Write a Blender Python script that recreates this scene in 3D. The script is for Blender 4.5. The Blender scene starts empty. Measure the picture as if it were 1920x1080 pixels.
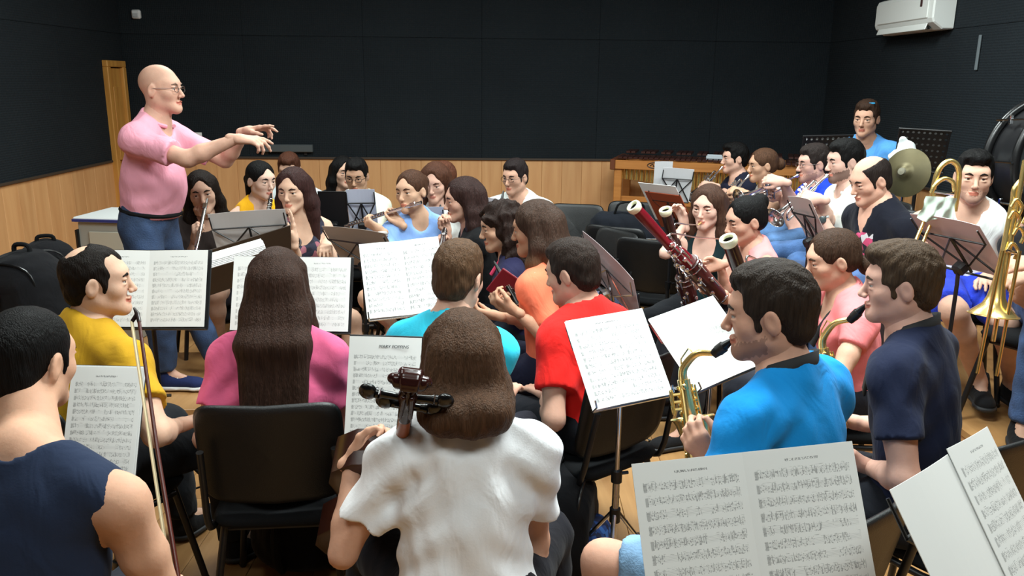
import bpy, math, random
import numpy as np
from mathutils import Vector, Matrix
random.seed(7)
SC = bpy.context.scene
COL = SC.collection
PI = math.pi
# ------------------------------------------------------------------ camera, world, lights, exposure
FPX = 1550.0
CAM = np.array([0.0, 0.0, 1.80])
PITCH = math.atan2(390.0, FPX)
ROLL = math.radians(0.6)
cd = bpy.data.cameras.new('camera')
cam = bpy.data.objects.new('camera', cd)
COL.objects.link(cam)
cd.sensor_width = 36.0
cd.lens = 36.0 * FPX / 1920.0
cd.clip_start = 0.05
RC = (Matrix.Rotation(PI / 2 - PITCH, 3, 'X') @ Matrix.Rotation(ROLL, 3, 'Z'))
cam.matrix_world = Matrix.Translation(Vector(CAM)) @ RC.to_4x4()
SC.camera = cam
RCN = np.array(RC)

def ray(px, py):
    return RCN @ np.array([(px - 960.0) / FPX, -(py - 540.0) / FPX, -1.0])

def P(px, py, Y):
    """the point of the room seen in that direction at the distance Y down the room"""
    d = ray(px, py)
    return CAM + d * (Y / d[1])

def PZ(px, py, z):
    d = ray(px, py)
    return CAM + d * ((z - CAM[2]) / d[2])

w = bpy.data.worlds.new('world')
SC.world = w
w.use_nodes = True
w.node_tree.nodes['Background'].inputs[0].default_value = (0.6, 0.7, 0.8, 1)
w.node_tree.nodes['Background'].inputs[1].default_value = 0.02
SC.view_settings.view_transform = 'Standard'
SC.view_settings.look = 'None'
SC.view_settings.gamma = 1.0
SC.view_settings.use_curve_mapping = False
SC.view_settings.exposure = -0.1

CEIL = 3.4
def ceiling_lamp(x, y, power, sx=1.2, sy=0.5, col=(0.90, 1.0, 0.985)):
    l = bpy.data.lights.new('lamp_light', 'AREA')
    l.shape = 'RECTANGLE'; l.size = sx; l.size_y = sy; l.energy = power; l.color = col
    o = bpy.data.objects.new('lamp_light', l)
    o.location = (x, y, CEIL - 0.09)
    COL.objects.link(o)
LAMPS = [(0.75, 2.75, 150), (-1.9, 2.3, 46), (-1.6, 5.6, 80), (1.3, 5.4, 100), (-0.6, 0.2, 26), (1.1, 0.5, 44), (2.3, 3.2, 60), (-0.2, 4.3, 40)]  # lamps over nearest stands and mid orchestra are added, for sheets and faces
for a in LAMPS:
    ceiling_lamp(*a)

# ------------------------------------------------------------------ small helpers
def V(*a):
    return np.array(a, float)
def nrm(v):
    v = np.asarray(v, float)
    return v / (np.linalg.norm(v) + 1e-12)
def lin(c):
    out = []
    for v in c[:3]:
        v = v / 255.0
        out.append(v / 12.92 if v <= 0.04045 else ((v + 0.055) / 1.055) ** 2.4)
    return (*out, 1.0)

def tag(o, label=None, cat=None, group=None, kind=None):
    if label: o['label'] = label
    if cat: o['category'] = cat
    if group: o['group'] = group
    if kind: o['kind'] = kind
    return o

def empty(name, loc, label=None, cat=None, group=None, rz=0.0):
    o = bpy.data.objects.new(name, None)
    o.location = Vector(loc); o.rotation_euler = (0, 0, rz)
    o.empty_display_size = 0.1
    COL.objects.link(o)
    return tag(o, label, cat, group)

def mesh_obj(name, verts, faces, mats, parent=None, smooth=True, mi=None, off=(0, 0, 0)):
    me = bpy.data.meshes.new(name)
    v = np.asarray(verts, float) - np.asarray(off, float)
    if isinstance(faces, np.ndarray):
        nf = len(faces)
        me.vertices.add(len(v)); me.vertices.foreach_set('co', v.ravel())
        me.loops.add(nf * 4); me.loops.foreach_set('vertex_index', faces.ravel())
        me.polygons.add(nf)
        me.polygons.foreach_set('loop_start', np.arange(0, nf * 4, 4))
        me.polygons.foreach_set('loop_total', np.full(nf, 4))
        me.update(calc_edges=True)
    else:
        me.from_pydata([tuple(x) for x in v], [], faces)
    for m in (mats if isinstance(mats, (list, tuple)) else [mats]):
        me.materials.append(m)
    if smooth is not None:
        me.polygons.foreach_set('use_smooth', np.full(len(me.polygons), bool(smooth)))
    if mi is not None:
        me.polygons.foreach_set('material_index', np.asarray(mi, np.int32))
    me.update()
    o = bpy.data.objects.new(name, me)
    COL.objects.link(o)
    if parent is not None:
        o.parent = parent
    return o

def frame_of(axis, hint=(0, 0, 1)):
    z = nrm(axis)
    h = np.asarray(hint, float)
    if abs(np.dot(z, nrm(h))) > 0.97:
        h = V(1, 0, 0) if abs(z[0]) < 0.9 else V(0, 1, 0)
    x = nrm(np.cross(h, z)); y = np.cross(z, x)
    return x, y, z

class MB:
    """collects simple solids into one mesh"""
    def __init__(self):
        self.v = []; self.f = []; self.m = []
    def add(self, vs, fs, m=0):
        b = len(self.v)
        self.v += [tuple(x) for x in vs]
        for f in fs:
            self.f.append(tuple(i + b for i in f)); self.m.append(m)
        return self
    def box(self, c, size, R=None, m=0, bev=0.0):
        c = np.asarray(c, float); h = np.asarray(size, float) / 2
        R = np.eye(3) if R is None else np.asarray(R)
        if bev <= 0:
            q = [(-1, -1, -1), (1, -1, -1), (1, 1, -1), (-1, 1, -1), (-1, -1, 1), (1, -1, 1), (1, 1, 1), (-1, 1, 1)]
            vs = [c + R @ (np.array(s) * h) for s in q]
            return self.add(vs, [(3, 2, 1, 0), (4, 5, 6, 7), (0, 1, 5, 4), (1, 2, 6, 5), (2, 3, 7, 6), (3, 0, 4, 7)], m)
        b = min(bev, h.min() * 0.95)
        vs = []
        idx = {}
        for sx in (-1, 1):
            for sy in (-1, 1):
                for sz in (-1, 1):
                    for ax in range(3):
                        s = np.array((sx, sy, sz), float)
                        p = s * (h - b); p[ax] = s[ax] * h[ax]
                        idx[(sx, sy, sz, ax)] = len(vs)
                        vs.append(c + R @ p)
        fs = []
        for ax in range(3):
            u, w_ = (ax + 1) % 3, (ax + 2) % 3
            for s in (-1, 1):
                q = []
                for a, b2 in ((-1, -1), (1, -1), (1, 1), (-1, 1)):
                    k = [0, 0, 0]; k[ax] = s; k[u] = a; k[w_] = b2
                    q.append(idx[(*k, ax)])
                fs.append(tuple(q if s > 0 else q[::-1]))
        for ax in range(3):
            u, w_ = (ax + 1) % 3, (ax + 2) % 3
            for a in (-1, 1):
                for b2 in (-1, 1):
                    q = []
                    for s, wh in ((-1, u), (1, u), (1, w_), (-1, w_)):
                        k = [0, 0, 0]; k[ax] = s; k[u] = a; k[w_] = b2
                        q.append(idx[(*k, wh)])
                    fs.append(tuple(q))
        for sx in (-1, 1):
            for sy in (-1, 1):
                for sz in (-1, 1):
                    fs.append(tuple(idx[(sx, sy, sz, a)] for a in range(3)))
        return self.add(vs, fs, m)
    def tube(self, pts, rad, n=8, m=0, cap=True, closed=False):
        pts = [np.asarray(p, float) for p in pts]
        k = len(pts)
        rad = [rad] * k if np.isscalar(rad) else list(rad)
        vs = []; x = None
        for i in range(k):
            if closed:
                t = nrm(pts[(i + 1) % k] - pts[i - 1])
            else:
                t = nrm(pts[min(i + 1, k - 1)] - pts[max(i - 1, 0)])
            if x is None:
                x, y, _ = frame_of(t)
            else:
                x = nrm(x - np.dot(x, t) * t); y = np.cross(t, x)
            for j in range(n):
                a = 2 * PI * j / n
                vs.append(pts[i] + rad[i] * (math.cos(a) * x + math.sin(a) * y))
        fs = []
        for i in range(k if closed else k - 1):
            i2 = (i + 1) % k
            for j in range(n):
                j2 = (j + 1) % n
                fs.append((i * n + j, i * n + j2, i2 * n + j2, i2 * n + j))
        if cap and not closed:
            fs.append(tuple(range(n - 1, -1, -1)))
            fs.append(tuple((k - 1) * n + j for j in range(n)))
        return self.add(vs, fs, m)
    def lathe(self, o, axis, prof, n=20, m=0, hint=(0, 0, 1)):
        x, y, z = frame_of(axis, hint); o = np.asarray(o, float)
        vs = []; fs = []
        for (t, r) in prof:
            for j in range(n):
                a = 2 * PI * j / n
                vs.append(o + z * t + r * (math.cos(a) * x + math.sin(a) * y))
        for i in range(len(prof) - 1):
            for j in range(n):
                j2 = (j + 1) % n
                fs.append((i * n + j, i * n + j2, (i + 1) * n + j2, (i + 1) * n + j))
        return self.add(vs, fs, m)
    def ball(self, c, r, n=10, m=0, R=None):
        r = np.ones(3) * r; R = np.eye(3) if R is None else R
        vs = []; fs = []
        k = max(4, n // 2)
        for i in range(k + 1):
            th = PI * i / k
            for j in range(n):
                ph = 2 * PI * j / n
                vs.append(np.asarray(c) + R @ (r * np.array((math.sin(th) * math.cos(ph), math.sin(th) * math.sin(ph), math.cos(th)))))
        for i in range(k):
            for j in range(n):
                j2 = (j + 1) % n
                fs.append((i * n + j, (i + 1) * n + j, (i + 1) * n + j2, i * n + j2))
        return self.add(vs, fs, m)
    def torus(self, c, axis, R, r, n=28, k=8, m=0):
        x, y, z = frame_of(axis)
        pts = [np.asarray(c) + R * (math.cos(2 * PI * i / n) * x + math.sin(2 * PI * i / n) * y) for i in range(n)]
        return self.tube(pts, r, k, m, closed=True)
    def build(self, name, mats, parent=None, smooth=True, off=(0, 0, 0)):
        o = mesh_obj(name, self.v, self.f, mats, parent, None, self.m, off)
        me = o.data
        if smooth:
            me.polygons.foreach_set('use_smooth', np.full(len(me.polygons), True))
            try:
                me.set_sharp_from_angle(angle=math.radians(42))
            except Exception:
                pass
        return o

def arc(pts, n=24):
    """a smooth curve through the points"""
    pts = [np.asarray(p, float) for p in pts]
    q = [2 * pts[0] - pts[1]] + pts + [2 * pts[-1] - pts[-2]]
    out = []
    seg = len(pts) - 1
    for i in range(n + 1):
        u = i / n * seg; k = min(int(u), seg - 1); t = u - k
        a, b, c, d = q[k], q[k + 1], q[k + 2], q[k + 3]
        out.append(0.5 * ((2 * b) + (c - a) * t + (2 * a - 5 * b + 4 * c - d) * t * t + (3 * b - a - 3 * c + d) * t ** 3))
    return out
def lerp(a, b, t):
    return a + (b - a) * t

# ------------------------------------------------------------------ materials
def new_mat(name):
    m = bpy.data.materials.new(name); m.use_nodes = True
    nt = m.node_tree
    return m, nt, nt.nodes['Principled BSDF']

_mc = {}
def mat(name, rgb, rough=0.6, metal=0.0, var=0.0, vscale=8.0, bump=0.0, bscale=60.0, stretch=(1, 1, 1), spec=0.5, rgb2=None, trans=0.0, sheen=0.0):
    if name in _mc: return _mc[name]
    m, nt, b = new_mat(name)
    b.inputs['Base Color'].default_value = lin(rgb)
    b.inputs['Roughness'].default_value = rough
    b.inputs['Metallic'].default_value = metal
    b.inputs['Specular IOR Level'].default_value = spec
    if sheen: b.inputs['Sheen Weight'].default_value = sheen
    if trans:
        b.inputs['Transmission Weight'].default_value = trans
    tc = nt.nodes.new('ShaderNodeTexCoord'); mp = nt.nodes.new('ShaderNodeMapping')
    mp.inputs['Scale'].default_value = stretch
    nt.links.new(tc.outputs['Object'], mp.inputs[0])
    if var > 0 or rgb2 is not None:
        nz = nt.nodes.new('ShaderNodeTexNoise'); nz.inputs['Scale'].default_value = vscale; nz.inputs['Detail'].default_value = 4
        nt.links.new(mp.outputs[0], nz.inputs['Vector'])
        mx = nt.nodes.new('ShaderNodeMix'); mx.data_type = 'RGBA'
        c2 = rgb2 if rgb2 is not None else tuple(min(255, v * (1 + var)) for v in rgb)
        c1 = rgb if rgb2 is not None else tuple(v * (1 - var) for v in rgb)
        mx.inputs[6].default_value = lin(c1); mx.inputs[7].default_value = lin(c2)
        rp = nt.nodes.new('ShaderNodeMapRange'); rp.inputs[1].default_value = 0.3; rp.inputs[2].default_value = 0.7
        nt.links.new(nz.outputs[0], rp.inputs[0]); nt.links.new(rp.outputs[0], mx.inputs[0])
        nt.links.new(mx.outputs[2], b.inputs['Base Color'])
    if bump > 0:
        n2 = nt.nodes.new('ShaderNodeTexNoise'); n2.inputs['Scale'].default_value = bscale; n2.inputs['Detail'].default_value = 3
        nt.links.new(mp.outputs[0], n2.inputs['Vector'])
        bp = nt.nodes.new('ShaderNodeBump'); bp.inputs['Strength'].default_value = bump; bp.inputs['Distance'].default_value = 0.01
        nt.links.new(n2.outputs[0], bp.inputs['Height']); nt.links.new(bp.outputs[0], b.inputs['Normal'])
    _mc[name] = m
    return m

def cloth(rgb):
    nm = 'cloth_%d_%d_%d' % tuple(rgb)
    if nm in _mc: return _mc[nm]
    m = mat(nm, rgb, 0.9, var=0.04, vscale=5, bump=0.07, bscale=220, spec=0.15, sheen=0.04)
    nt = m.node_tree; b = nt.nodes['Principled BSDF']
    b1 = b.inputs['Normal'].links[0].from_node
    tc = nt.nodes.new('ShaderNodeTexCoord'); mp = nt.nodes.new('ShaderNodeMapping'); mp.inputs['Scale'].default_value = (1, 1, .55); mp.inputs['Rotation'].default_value = (.3, .5, .2)
    nz = nt.nodes.new('ShaderNodeTexNoise'); nz.inputs['Scale'].default_value = 11; nz.inputs['Detail'].default_value = 2.0; nz.inputs['Distortion'].default_value = 1.6
    nt.links.new(tc.outputs['Object'], mp.inputs[0]); nt.links.new(mp.outputs[0], nz.inputs['Vector'])
    bp = nt.nodes.new('ShaderNodeBump'); bp.inputs['Strength'].default_value = 0.5; bp.inputs['Distance'].default_value = 0.013
    nt.links.new(nz.outputs[0], bp.inputs['Height']); nt.links.new(b1.outputs[0], bp.inputs['Normal']); nt.links.new(bp.outputs[0], b.inputs['Normal'])
    return m
def hairm(rgb, rgb2=None):
    r2 = rgb2 or tuple(min(255, int(v * 1.35 + 3)) for v in rgb)
    return mat('hair_%d_%d_%d' % tuple(rgb), rgb, 0.5, rgb2=r2, vscale=16, stretch=(9, 9, 0.7), bump=0.6, bscale=34, spec=0.10)
def skinm(rgb):
    lu = sum(rgb) / 3; rgb = tuple(int(lu + .80 * (v - lu)) for v in rgb)
    m = mat('skin_%d_%d_%d' % tuple(rgb), rgb, 0.62, var=0.05, vscale=14, bump=0.06, bscale=120, spec=0.25)
    b = m.node_tree.nodes['Principled BSDF']
    b.inputs['Subsurface Weight'].default_value = 0.15
    b.inputs['Subsurface Radius'].default_value = (0.012, 0.005, 0.003)
    return m
BLACK = mat('black_metal', (22, 22, 24), 0.38, spec=0.5)
BLACKCLOTH = mat('black_upholstery', (16, 17, 19), 0.9, bump=0.2, bscale=180, spec=0.2)
BLACKPLASTIC = mat('black_plastic', (18, 18, 19), 0.3)
CHROME = mat('chrome', (215, 218, 222), 0.16, 1.0)
SILVER = mat('silver_plate', (225, 225, 226), 0.2, 1.0)
BRASS = mat('gold_lacquer', (246, 216, 140), 0.25, 0.9)
BRASSD = mat('gold_lacquer_worn', (226, 190, 116), 0.3, 1.0)
PAPER = mat('plain_paper', (232, 233, 232), 0.8, spec=0.2)
EYEW = mat('eye_white', (186, 180, 174), 0.4)
IRIS = mat('dark_iris', (32, 20, 14), 0.15)
WOODP = mat('orange_pine', (196, 138, 74), 0.45, rgb2=(170, 110, 54), vscale=4, stretch=(6, 6, 0.6))
# ------------------------------------------------------------------ wood and wall materials
def wood_panel(name, c1, c2, stretch, rough=0.5):
    m, nt, b = new_mat(name)
    tc = nt.nodes.new('ShaderNodeTexCoord'); mp = nt.nodes.new('ShaderNodeMapping')
    mp.inputs['Scale'].default_value = stretch
    oi = nt.nodes.new('ShaderNodeObjectInfo')
    ad = nt.nodes.new('ShaderNodeVectorMath'); ad.operation = 'ADD'
    sc = nt.nodes.new('ShaderNodeVectorMath'); sc.operation = 'SCALE'; sc.inputs[0].default_value = (37, 19, 53)
    nt.links.new(oi.outputs['Random'], sc.inputs['Scale'])
    nt.links.new(tc.outputs['Object'], mp.inputs[0])
    nt.links.new(mp.outputs[0], ad.inputs[0]); nt.links.new(sc.outputs[0], ad.inputs[1])
    nz = nt.nodes.new('ShaderNodeTexNoise'); nz.inputs['Scale'].default_value = 1.0; nz.inputs['Detail'].default_value = 6; nz.inputs['Distortion'].default_value = 0.4
    nt.links.new(ad.outputs[0], nz.inputs['Vector'])
    rp = nt.nodes.new('ShaderNodeMapRange'); rp.inputs[1].default_value = 0.3; rp.inputs[2].default_value = 0.72
    mx = nt.nodes.new('ShaderNodeMix'); mx.data_type = 'RGBA'
    mx.inputs[6].default_value = lin(c1); mx.inputs[7].default_value = lin(c2)
    nt.links.new(nz.outputs[0], rp.inputs[0]); nt.links.new(rp.outputs[0], mx.inputs[0])
    hs = nt.nodes.new('ShaderNodeHueSaturation')
    mr = nt.nodes.new('ShaderNodeMapRange'); mr.inputs[3].default_value = 0.92; mr.inputs[4].default_value = 1.06
    nt.links.new(oi.outputs['Random'], mr.inputs[0]); nt.links.new(mr.outputs[0], hs.inputs['Value'])
    nt.links.new(mx.outputs[2], hs.inputs['Color']); nt.links.new(hs.outputs[0], b.inputs['Base Color'])
    b.inputs['Roughness'].default_value = rough
    return m
PANELW = wood_panel('wainscot_wood', (214, 164, 112), (196, 142, 92), (14, 14, 1.2))
FLOORW = wood_panel('floor_laminate', (186, 142, 92), (158, 114, 68), (16, 1.6, 4), 0.38)

def foam_mat():
    m, nt, b = new_mat('black_acoustic_felt')
    b.inputs['Roughness'].default_value = 0.95
    b.inputs['Specular IOR Level'].default_value = 0.15
    tc = nt.nodes.new('ShaderNodeTexCoord')
    nz = nt.nodes.new('ShaderNodeTexNoise'); nz.inputs['Scale'].default_value = 1.3; nz.inputs['Detail'].default_value = 5
    nt.links.new(tc.outputs['Object'], nz.inputs['Vector'])
    mx = nt.nodes.new('ShaderNodeMix'); mx.data_type = 'RGBA'
    mx.inputs[6].default_value = lin((24, 28, 32)); mx.inputs[7].default_value = lin((34, 40, 44))
    nt.links.new(nz.outputs[0], mx.inputs[0]); nt.links.new(mx.outputs[2], b.inputs['Base Color'])
    vo = nt.nodes.new('ShaderNodeTexVoronoi'); vo.inputs['Scale'].default_value = 55; vo.inputs['Randomness'].default_value = 0.15
    nt.links.new(tc.outputs['Object'], vo.inputs['Vector'])
    bp = nt.nodes.new('ShaderNodeBump'); bp.inputs['Strength'].default_value = 0.7; bp.inputs['Distance'].default_value = 0.012
    nt.links.new(vo.outputs['Distance'], bp.inputs['Height']); nt.links.new(bp.outputs[0], b.inputs['Normal'])
    return m
FOAM = foam_mat()
DARKP = mat('dark_backing', (20, 22, 24), 0.9)
CEILM = mat('ceiling_paint', (205, 208, 208), 0.9)

# ------------------------------------------------------------------ the room
WAIN = 1.0
LF, LB = V(-3.64, -1.6), V(-3.875, 8.47)       # left wall, front to back
RB, RF = V(3.22, 8.78), V(3.42, -1.6)         # right wall, back to front
def structure(o):
    o['kind'] = 'structure'; return o

def wall(name, a, b, wains=True, gaps=()):
    """a wall from a to b (plan), its inner face on the line; panels proud of a dark core"""
    L = np.linalg.norm(b - a); d = (b - a) / L
    n = V(-d[1], d[0])                           # outward
    if np.dot(n, V(0, 3.5) - a) > 0: n = -n
    ang = math.atan2(d[1], d[0])
    R = np.array(Matrix.Rotation(ang, 3, 'Z'))
    def at(s, z, off): return V(*(a + d * s + n * off), z)
    core = MB().box(at(L / 2, CEIL / 2, 0.075), (L + 0.3, 0.11, CEIL + 0.02), R)
    o = structure(core.build(name, DARKP, None, False))
    def strips(nm, z0, z1, wd, m, off, gap):
        k = max(1, round(L / wd)); wd = L / k
        me = None
        for i in range(k):
            s = (i + 0.5) * wd
            if any(g0 < s < g1 for g0, g1 in gaps): continue
            if me is None:
                b_ = MB().box((0, 0, 0), (wd - gap, 0.018, z1 - z0 - gap), None, 0, 0.003)
                p = b_.build(nm, m, o, False); me = p.data
            else:
                p = bpy.data.objects.new(nm, me); COL.objects.link(p); p.parent = o
            p.location = Vector(at(s, (z0 + z1) / 2, off)); p.rotation_euler = (0, 0, ang)
    if wains:
        strips('wood_panel', 0.0, WAIN, 0.21, PANELW, 0.009, 0.0012)
        strips('acoustic_panel', WAIN, WAIN + 1.2, 1.22, FOAM, 0.007, 0.0012)
        strips('acoustic_panel', WAIN + 1.2, CEIL, 1.22, FOAM, 0.007, 0.0012)
    else:
        strips('acoustic_panel', 0, CEIL, 1.22, FOAM, 0.007, 0.004)
    return o, at, ang, L
w_left, at_left, ang_left, len_left = wall('wall_left', LF, LB, True, ((9.60, 10.04),))
w_back, at_back, ang_back, len_back = wall('wall_back', LB, RB)
w_right, at_right, ang_right, len_right = wall('wall_right', RB, RF)
w_front, *_ = wall('wall_front', RF, LF, False)

fl = structure(MB().box((-0.3, 3.45, -0.035), (7.7, 10.7, 0.04)).build('floor', DARKP, None, False))
pme = None
PW, PL = 0.245, 1.3
for i in range(-17, 15):
    for j in range(-2, 7):
        x = i * PW + PW / 2; y = j * PL + PL / 2 + (i % 3) * PL / 3 - 0.6
        if y - PL / 2 < -1.65: continue
        if y + PL / 2 > 9.0 or x > 3.5 or x < -4.1: continue
        if pme is None:
            p = MB().box((0, 0, 0), (PW - 0.002, PL - 0.002, 0.018), None, 0, 0.0015).build('plank', FLOORW, fl, False); pme = p.data
        else:
            p = bpy.data.objects.new('plank', pme); COL.objects.link(p); p.parent = fl
        p.location = (x, y, -0.009)
structure(MB().box((-0.3, 3.45, CEIL + 0.05), (7.8, 10.5, 0.1)).build('ceiling', CEILM, None, False))
# ceiling lamps: white trays with the light just below, some only added as fill
for (x, y, pw) in LAMPS:
    t = empty('ceiling_light', (x, y, CEIL), 'white flat ceiling lamp above the %s' % {0.75: 'saxophone players', -1.9: 'conductor podium', -1.6: 'clarinet rows', 1.3: 'trumpet players', -0.6: 'cello players', 2.3: 'trombone players', 1.1: 'nearest music stands, added to brighten their sheets', -0.2: 'middle of the orchestra, added as fill'}[x], 'lamp')
    MB().box((0, 0, -0.04), (1.3, 0.6, 0.078), None, 0, 0.01).build('housing', mat('lamp_white', (235, 235, 235), 0.5), t, False)
for nm, a_, b_ in (('left', LF, LB), ('back', LB, RB), ('right', RB, RF)):
    d = nrm(b_ - a_); n = V(-d[1], d[0])
    if np.dot(n, V(0, 3.5) - a_) < 0: n = -n
    c = (a_ + b_) / 2 + n * 0.012
    if nm == 'left': 
        c = a_ + d * 4.8 + n * 0.012; L_ = 9.58
    else: L_ = np.linalg.norm(b_ - a_) - 0.05
    R = np.array(Matrix.Rotation(math.atan2(d[1], d[0]), 3, 'Z'))
    structure(MB().box((*c, 0.04), (L_, 0.018, 0.08), R, 0, 0.004).build('baseboard_' + nm, PANELW, None, False))
    structure(MB().box((*c, WAIN + 0.004), (L_, 0.022, 0.022), R, 0, 0.004).build('trim_' + nm, mat('trim_dark', (60, 48, 38), 0.6), None, False))
# the door beside the corner
DZ = P(200, 113, 8.1)[2]
dr = empty('door_1', (0, 0, 0)); structure(dr)
DM = mat('honey_door_wood', (206, 150, 74), 0.42, rgb2=(182, 124, 56), vscale=3, stretch=(8, 8, 0.7))
RL = np.array(Matrix.Rotation(ang_left, 3, 'Z'))
for s_ in (9.65, 9.985):
    MB().box(at_left(s_, DZ / 2 - .03, -0.005), (0.07, 0.09, DZ - .06), RL, 0, 0.006).build('door_frame', DM, dr, False)
MB().box(at_left(9.818, DZ - .03, -0.005), (0.405, 0.09, 0.06), RL, 0, 0.006).build('door_frame', DM, dr, False)
leaf = MB().box(at_left(9.818, DZ / 2 - .035, -0.008), (0.26, 0.03, DZ - .07), RL, 0, 0.004).build('door_leaf', DM, dr, False)
for z in (0.5, 1.35):
    MB().box(at_left(9.818, z, -0.025), (0.15, 0.012, 0.70), RL, 0, 0.005).build('panel', DM, leaf, False)
MB().tube([at_left(9.72, 1.0, -0.02), at_left(9.72, 1.0, -0.07), at_left(9.79, 1.0, -0.075)], 0.009).build('door_handle', BRASSD, dr)
# bits on the walls
RBK = np.array(Matrix.Rotation(ang_back, 3, 'Z'))
def on_back(px, py, off=-0.02):
    d = ray(px, py)
    n = V(-(RB - LB)[1], (RB - LB)[0]); n = n / np.linalg.norm(n)
    q = LB - n * 0 
    t = np.dot(q - CAM[:2], n) / np.dot(d[:2], n)
    p = CAM + d * t
    return p + V(*( -n if n[1] > 0 else n), 0) * (-off)
s = empty('motion_sensor', on_back(257, 27), 'small white square alarm sensor high on the black wall', 'sensor')
MB().box((0, 0, 0), (0.085, 0.045, 0.085), RBK, 0, 0.012).build('case', mat('white_plastic', (228, 230, 230), 0.4), s)
MB().box((0, -0.024, -0.01), (0.05, 0.008, 0.035), RBK, 0, 0.003).build('lens', mat('grey_lens', (190, 194, 196), 0.2), s)
s = empty('paper_notice', on_back(360, 263), 'white printed notice pinned to the black wall behind the conductor', 'notice')
MB().box((0, 0, 0), (0.22, 0.004, 0.16), RBK).build('sheet', PAPER, s, False)
for z, wd, m_ in ((0.045, 0.13, 0), (0.0, 0.05, 1), (-0.02, 0.09, 1), (-0.05, 0.15, 0)):
    MB().box((0, -0.004, z), (wd, 0.003, 0.012), RBK).build('print_line', mat('print_grey', (120, 128, 130), 0.8), s, False)
a = on_back(484, 276, -0.03); b = on_back(588, 279, -0.03)
s = empty('grey_shelf_board', (a + b) / 2, 'long thin dark grey board along the wall above the wood panelling', 'board')
MB().box((0, 0, 0), (np.linalg.norm(b - a), 0.05, 0.075), RBK, 0, 0.006).build('board', mat('slate_board', (72, 78, 80), 0.6), s, False)
for sx in (-0.2, 0.2):
    MB().box((sx, 0.028, -0.02), (0.03, 0.02, 0.1), RBK).build('bracket', BLACK, s, False)
# air conditioner on the right hand wall
acx = (7.45, 6.43)
def on_right(y): 
    t = (y - RB[1]) / (RF[1] - RB[1]); return RB + (RF - RB) * t
c2 = (on_right(acx[0]) + on_right(acx[1])) / 2
ac = empty('air_conditioner', (*c2, 2.335), 'white wall mounted air conditioner high on the black wall', 'air conditioner')
WHT = mat('ac_white', (226, 228, 224), 0.42)
L_ = 1.02
prof = [(0.0, 0.15), (0.13, 0.15), (0.185, 0.135), (0.205, 0.10), (0.205, -0.055), (0.19, -0.085), (0.10, -0.135), (0.0, -0.135)]
vs = []; fs = []
k = len(prof)
xs = [-L_ / 2, -L_ / 2 + 0.012, L_ / 2 - 0.012, L_ / 2]
for i, x in enumerate(xs):
    sc = 0.94 if i in (0, 3) else 1.0
    for (o_, z) in prof: vs.append((-o_ * sc * .80, x, z * sc))
for i in range(3):
    for j in range(k):
        j2 = (j + 1) % k; fs.append((i * k + j, i * k + j2, (i + 1) * k + j2, (i + 1) * k + j))
fs.append(tuple(range(k))); fs.append(tuple(3 * k + j for j in range(k - 1, -1, -1)))
mesh_obj('casing', vs, fs, WHT, ac, False)
MB().box((-0.168, 0, 0.03), (0.012, L_ * 0.86, 0.165), None, 0, 0.005).build('front_panel', WHT, ac, False)
MB().box((-0.171, -0.33, 0.07), (0.012, 0.035, 0.07), None, 0, 0.003).build('display', mat('dark_display', (70, 48, 46), 0.3), ac, False)
RT = np.array(Matrix.Rotation(math.radians(-38), 3, 'Y'))
MB().box((-0.120, 0.02, -0.114), (0.012, L_ * 0.80, 0.03), RT).build('outlet', mat('vent_dark', (44, 50, 48), 0.7), ac, False)
MB().box((-0.153, 0.02, -0.108), (0.008, L_ * 0.84, 0.055), np.array(Matrix.Rotation(math.radians(20), 3, 'Y')), 0, 0.003).build('louver', WHT, ac, False)
for i in range(6):
    MB().box((-0.128, -0.36 + i * 0.145, -0.107), (0.035, 0.008, 0.03), RT).build('vane', WHT, ac, False)
y_ = 6.05
s = empty('pale_wall_strip', (on_right(y_)[0] - 0.012, y_, 2.02), 'short pale grey strip upright on the black wall', 'strip')
MB().box((0, 0, 0), (0.012, 0.03, 0.24), None, 0, 0.004).build('strip', mat('strip_grey', (96, 104, 108), 0.8), s, False)  # narrow upright strip, paler than the wall
# the conductor's podium
PODZ = 0.2
pd = empty('conductor_podium', (-1.95, 4.25, 0), 'low wooden box podium the conductor stands on', 'podium')
PR = P(395, 677, 4.6)
Rp = np.array(Matrix.Rotation(math.radians(4), 3, 'Z'))
MB().box((0, 0, PODZ - 0.02), (1.0, 0.9, 0.04), Rp, 0, 0.004).build('top_board', FLOORW, pd, False)
for sy in (-0.43, 0.43):
    MB().box(Rp @ V(0, sy, PODZ / 2 - 0.02), (0.96, 0.03, PODZ - 0.04), Rp).build('side_board', FLOORW, pd, False)
for sx in (-0.47, 0.47):
    MB().box(Rp @ V(sx, 0, PODZ / 2 - 0.02), (0.03, 0.83, PODZ - 0.04), Rp).build('side_board', FLOORW, pd, False)
# the riser under the brass players: a boarded deck on boarded sides
RISER = [(2.06, 2.75), (2.02, 3.62), (1.28, 3.80), (1.24, 5.58), (3.15, 5.62), (3.22, 2.75)]
RZ = 0.30
def ground_at(x, y):
    ins = False
    n = len(RISER)
    for i in range(n):
        (x1, y1), (x2, y2) = RISER[i], RISER[(i + 1) % n]
        if (y1 > y) != (y2 > y) and x < (x2 - x1) * (y - y1) / (y2 - y1) + x1: ins = not ins
    return RZ if ins else 0.0
rs = empty('stage_riser', (2.3, 4.2, 0), 'wooden stage riser under the trumpet and trombone players', 'riser')
n_ = len(RISER)
mesh_obj('deck', [(x, y, z) for z in (RZ - .03, RZ) for x, y in RISER], [tuple(range(n_))[::-1], tuple(range(n_, 2 * n_))] + [(i, (i + 1) % n_, n_ + (i + 1) % n_, n_ + i) for i in range(n_)], FLOORW, rs, False, None, (2.3, 4.2, 0))
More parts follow.
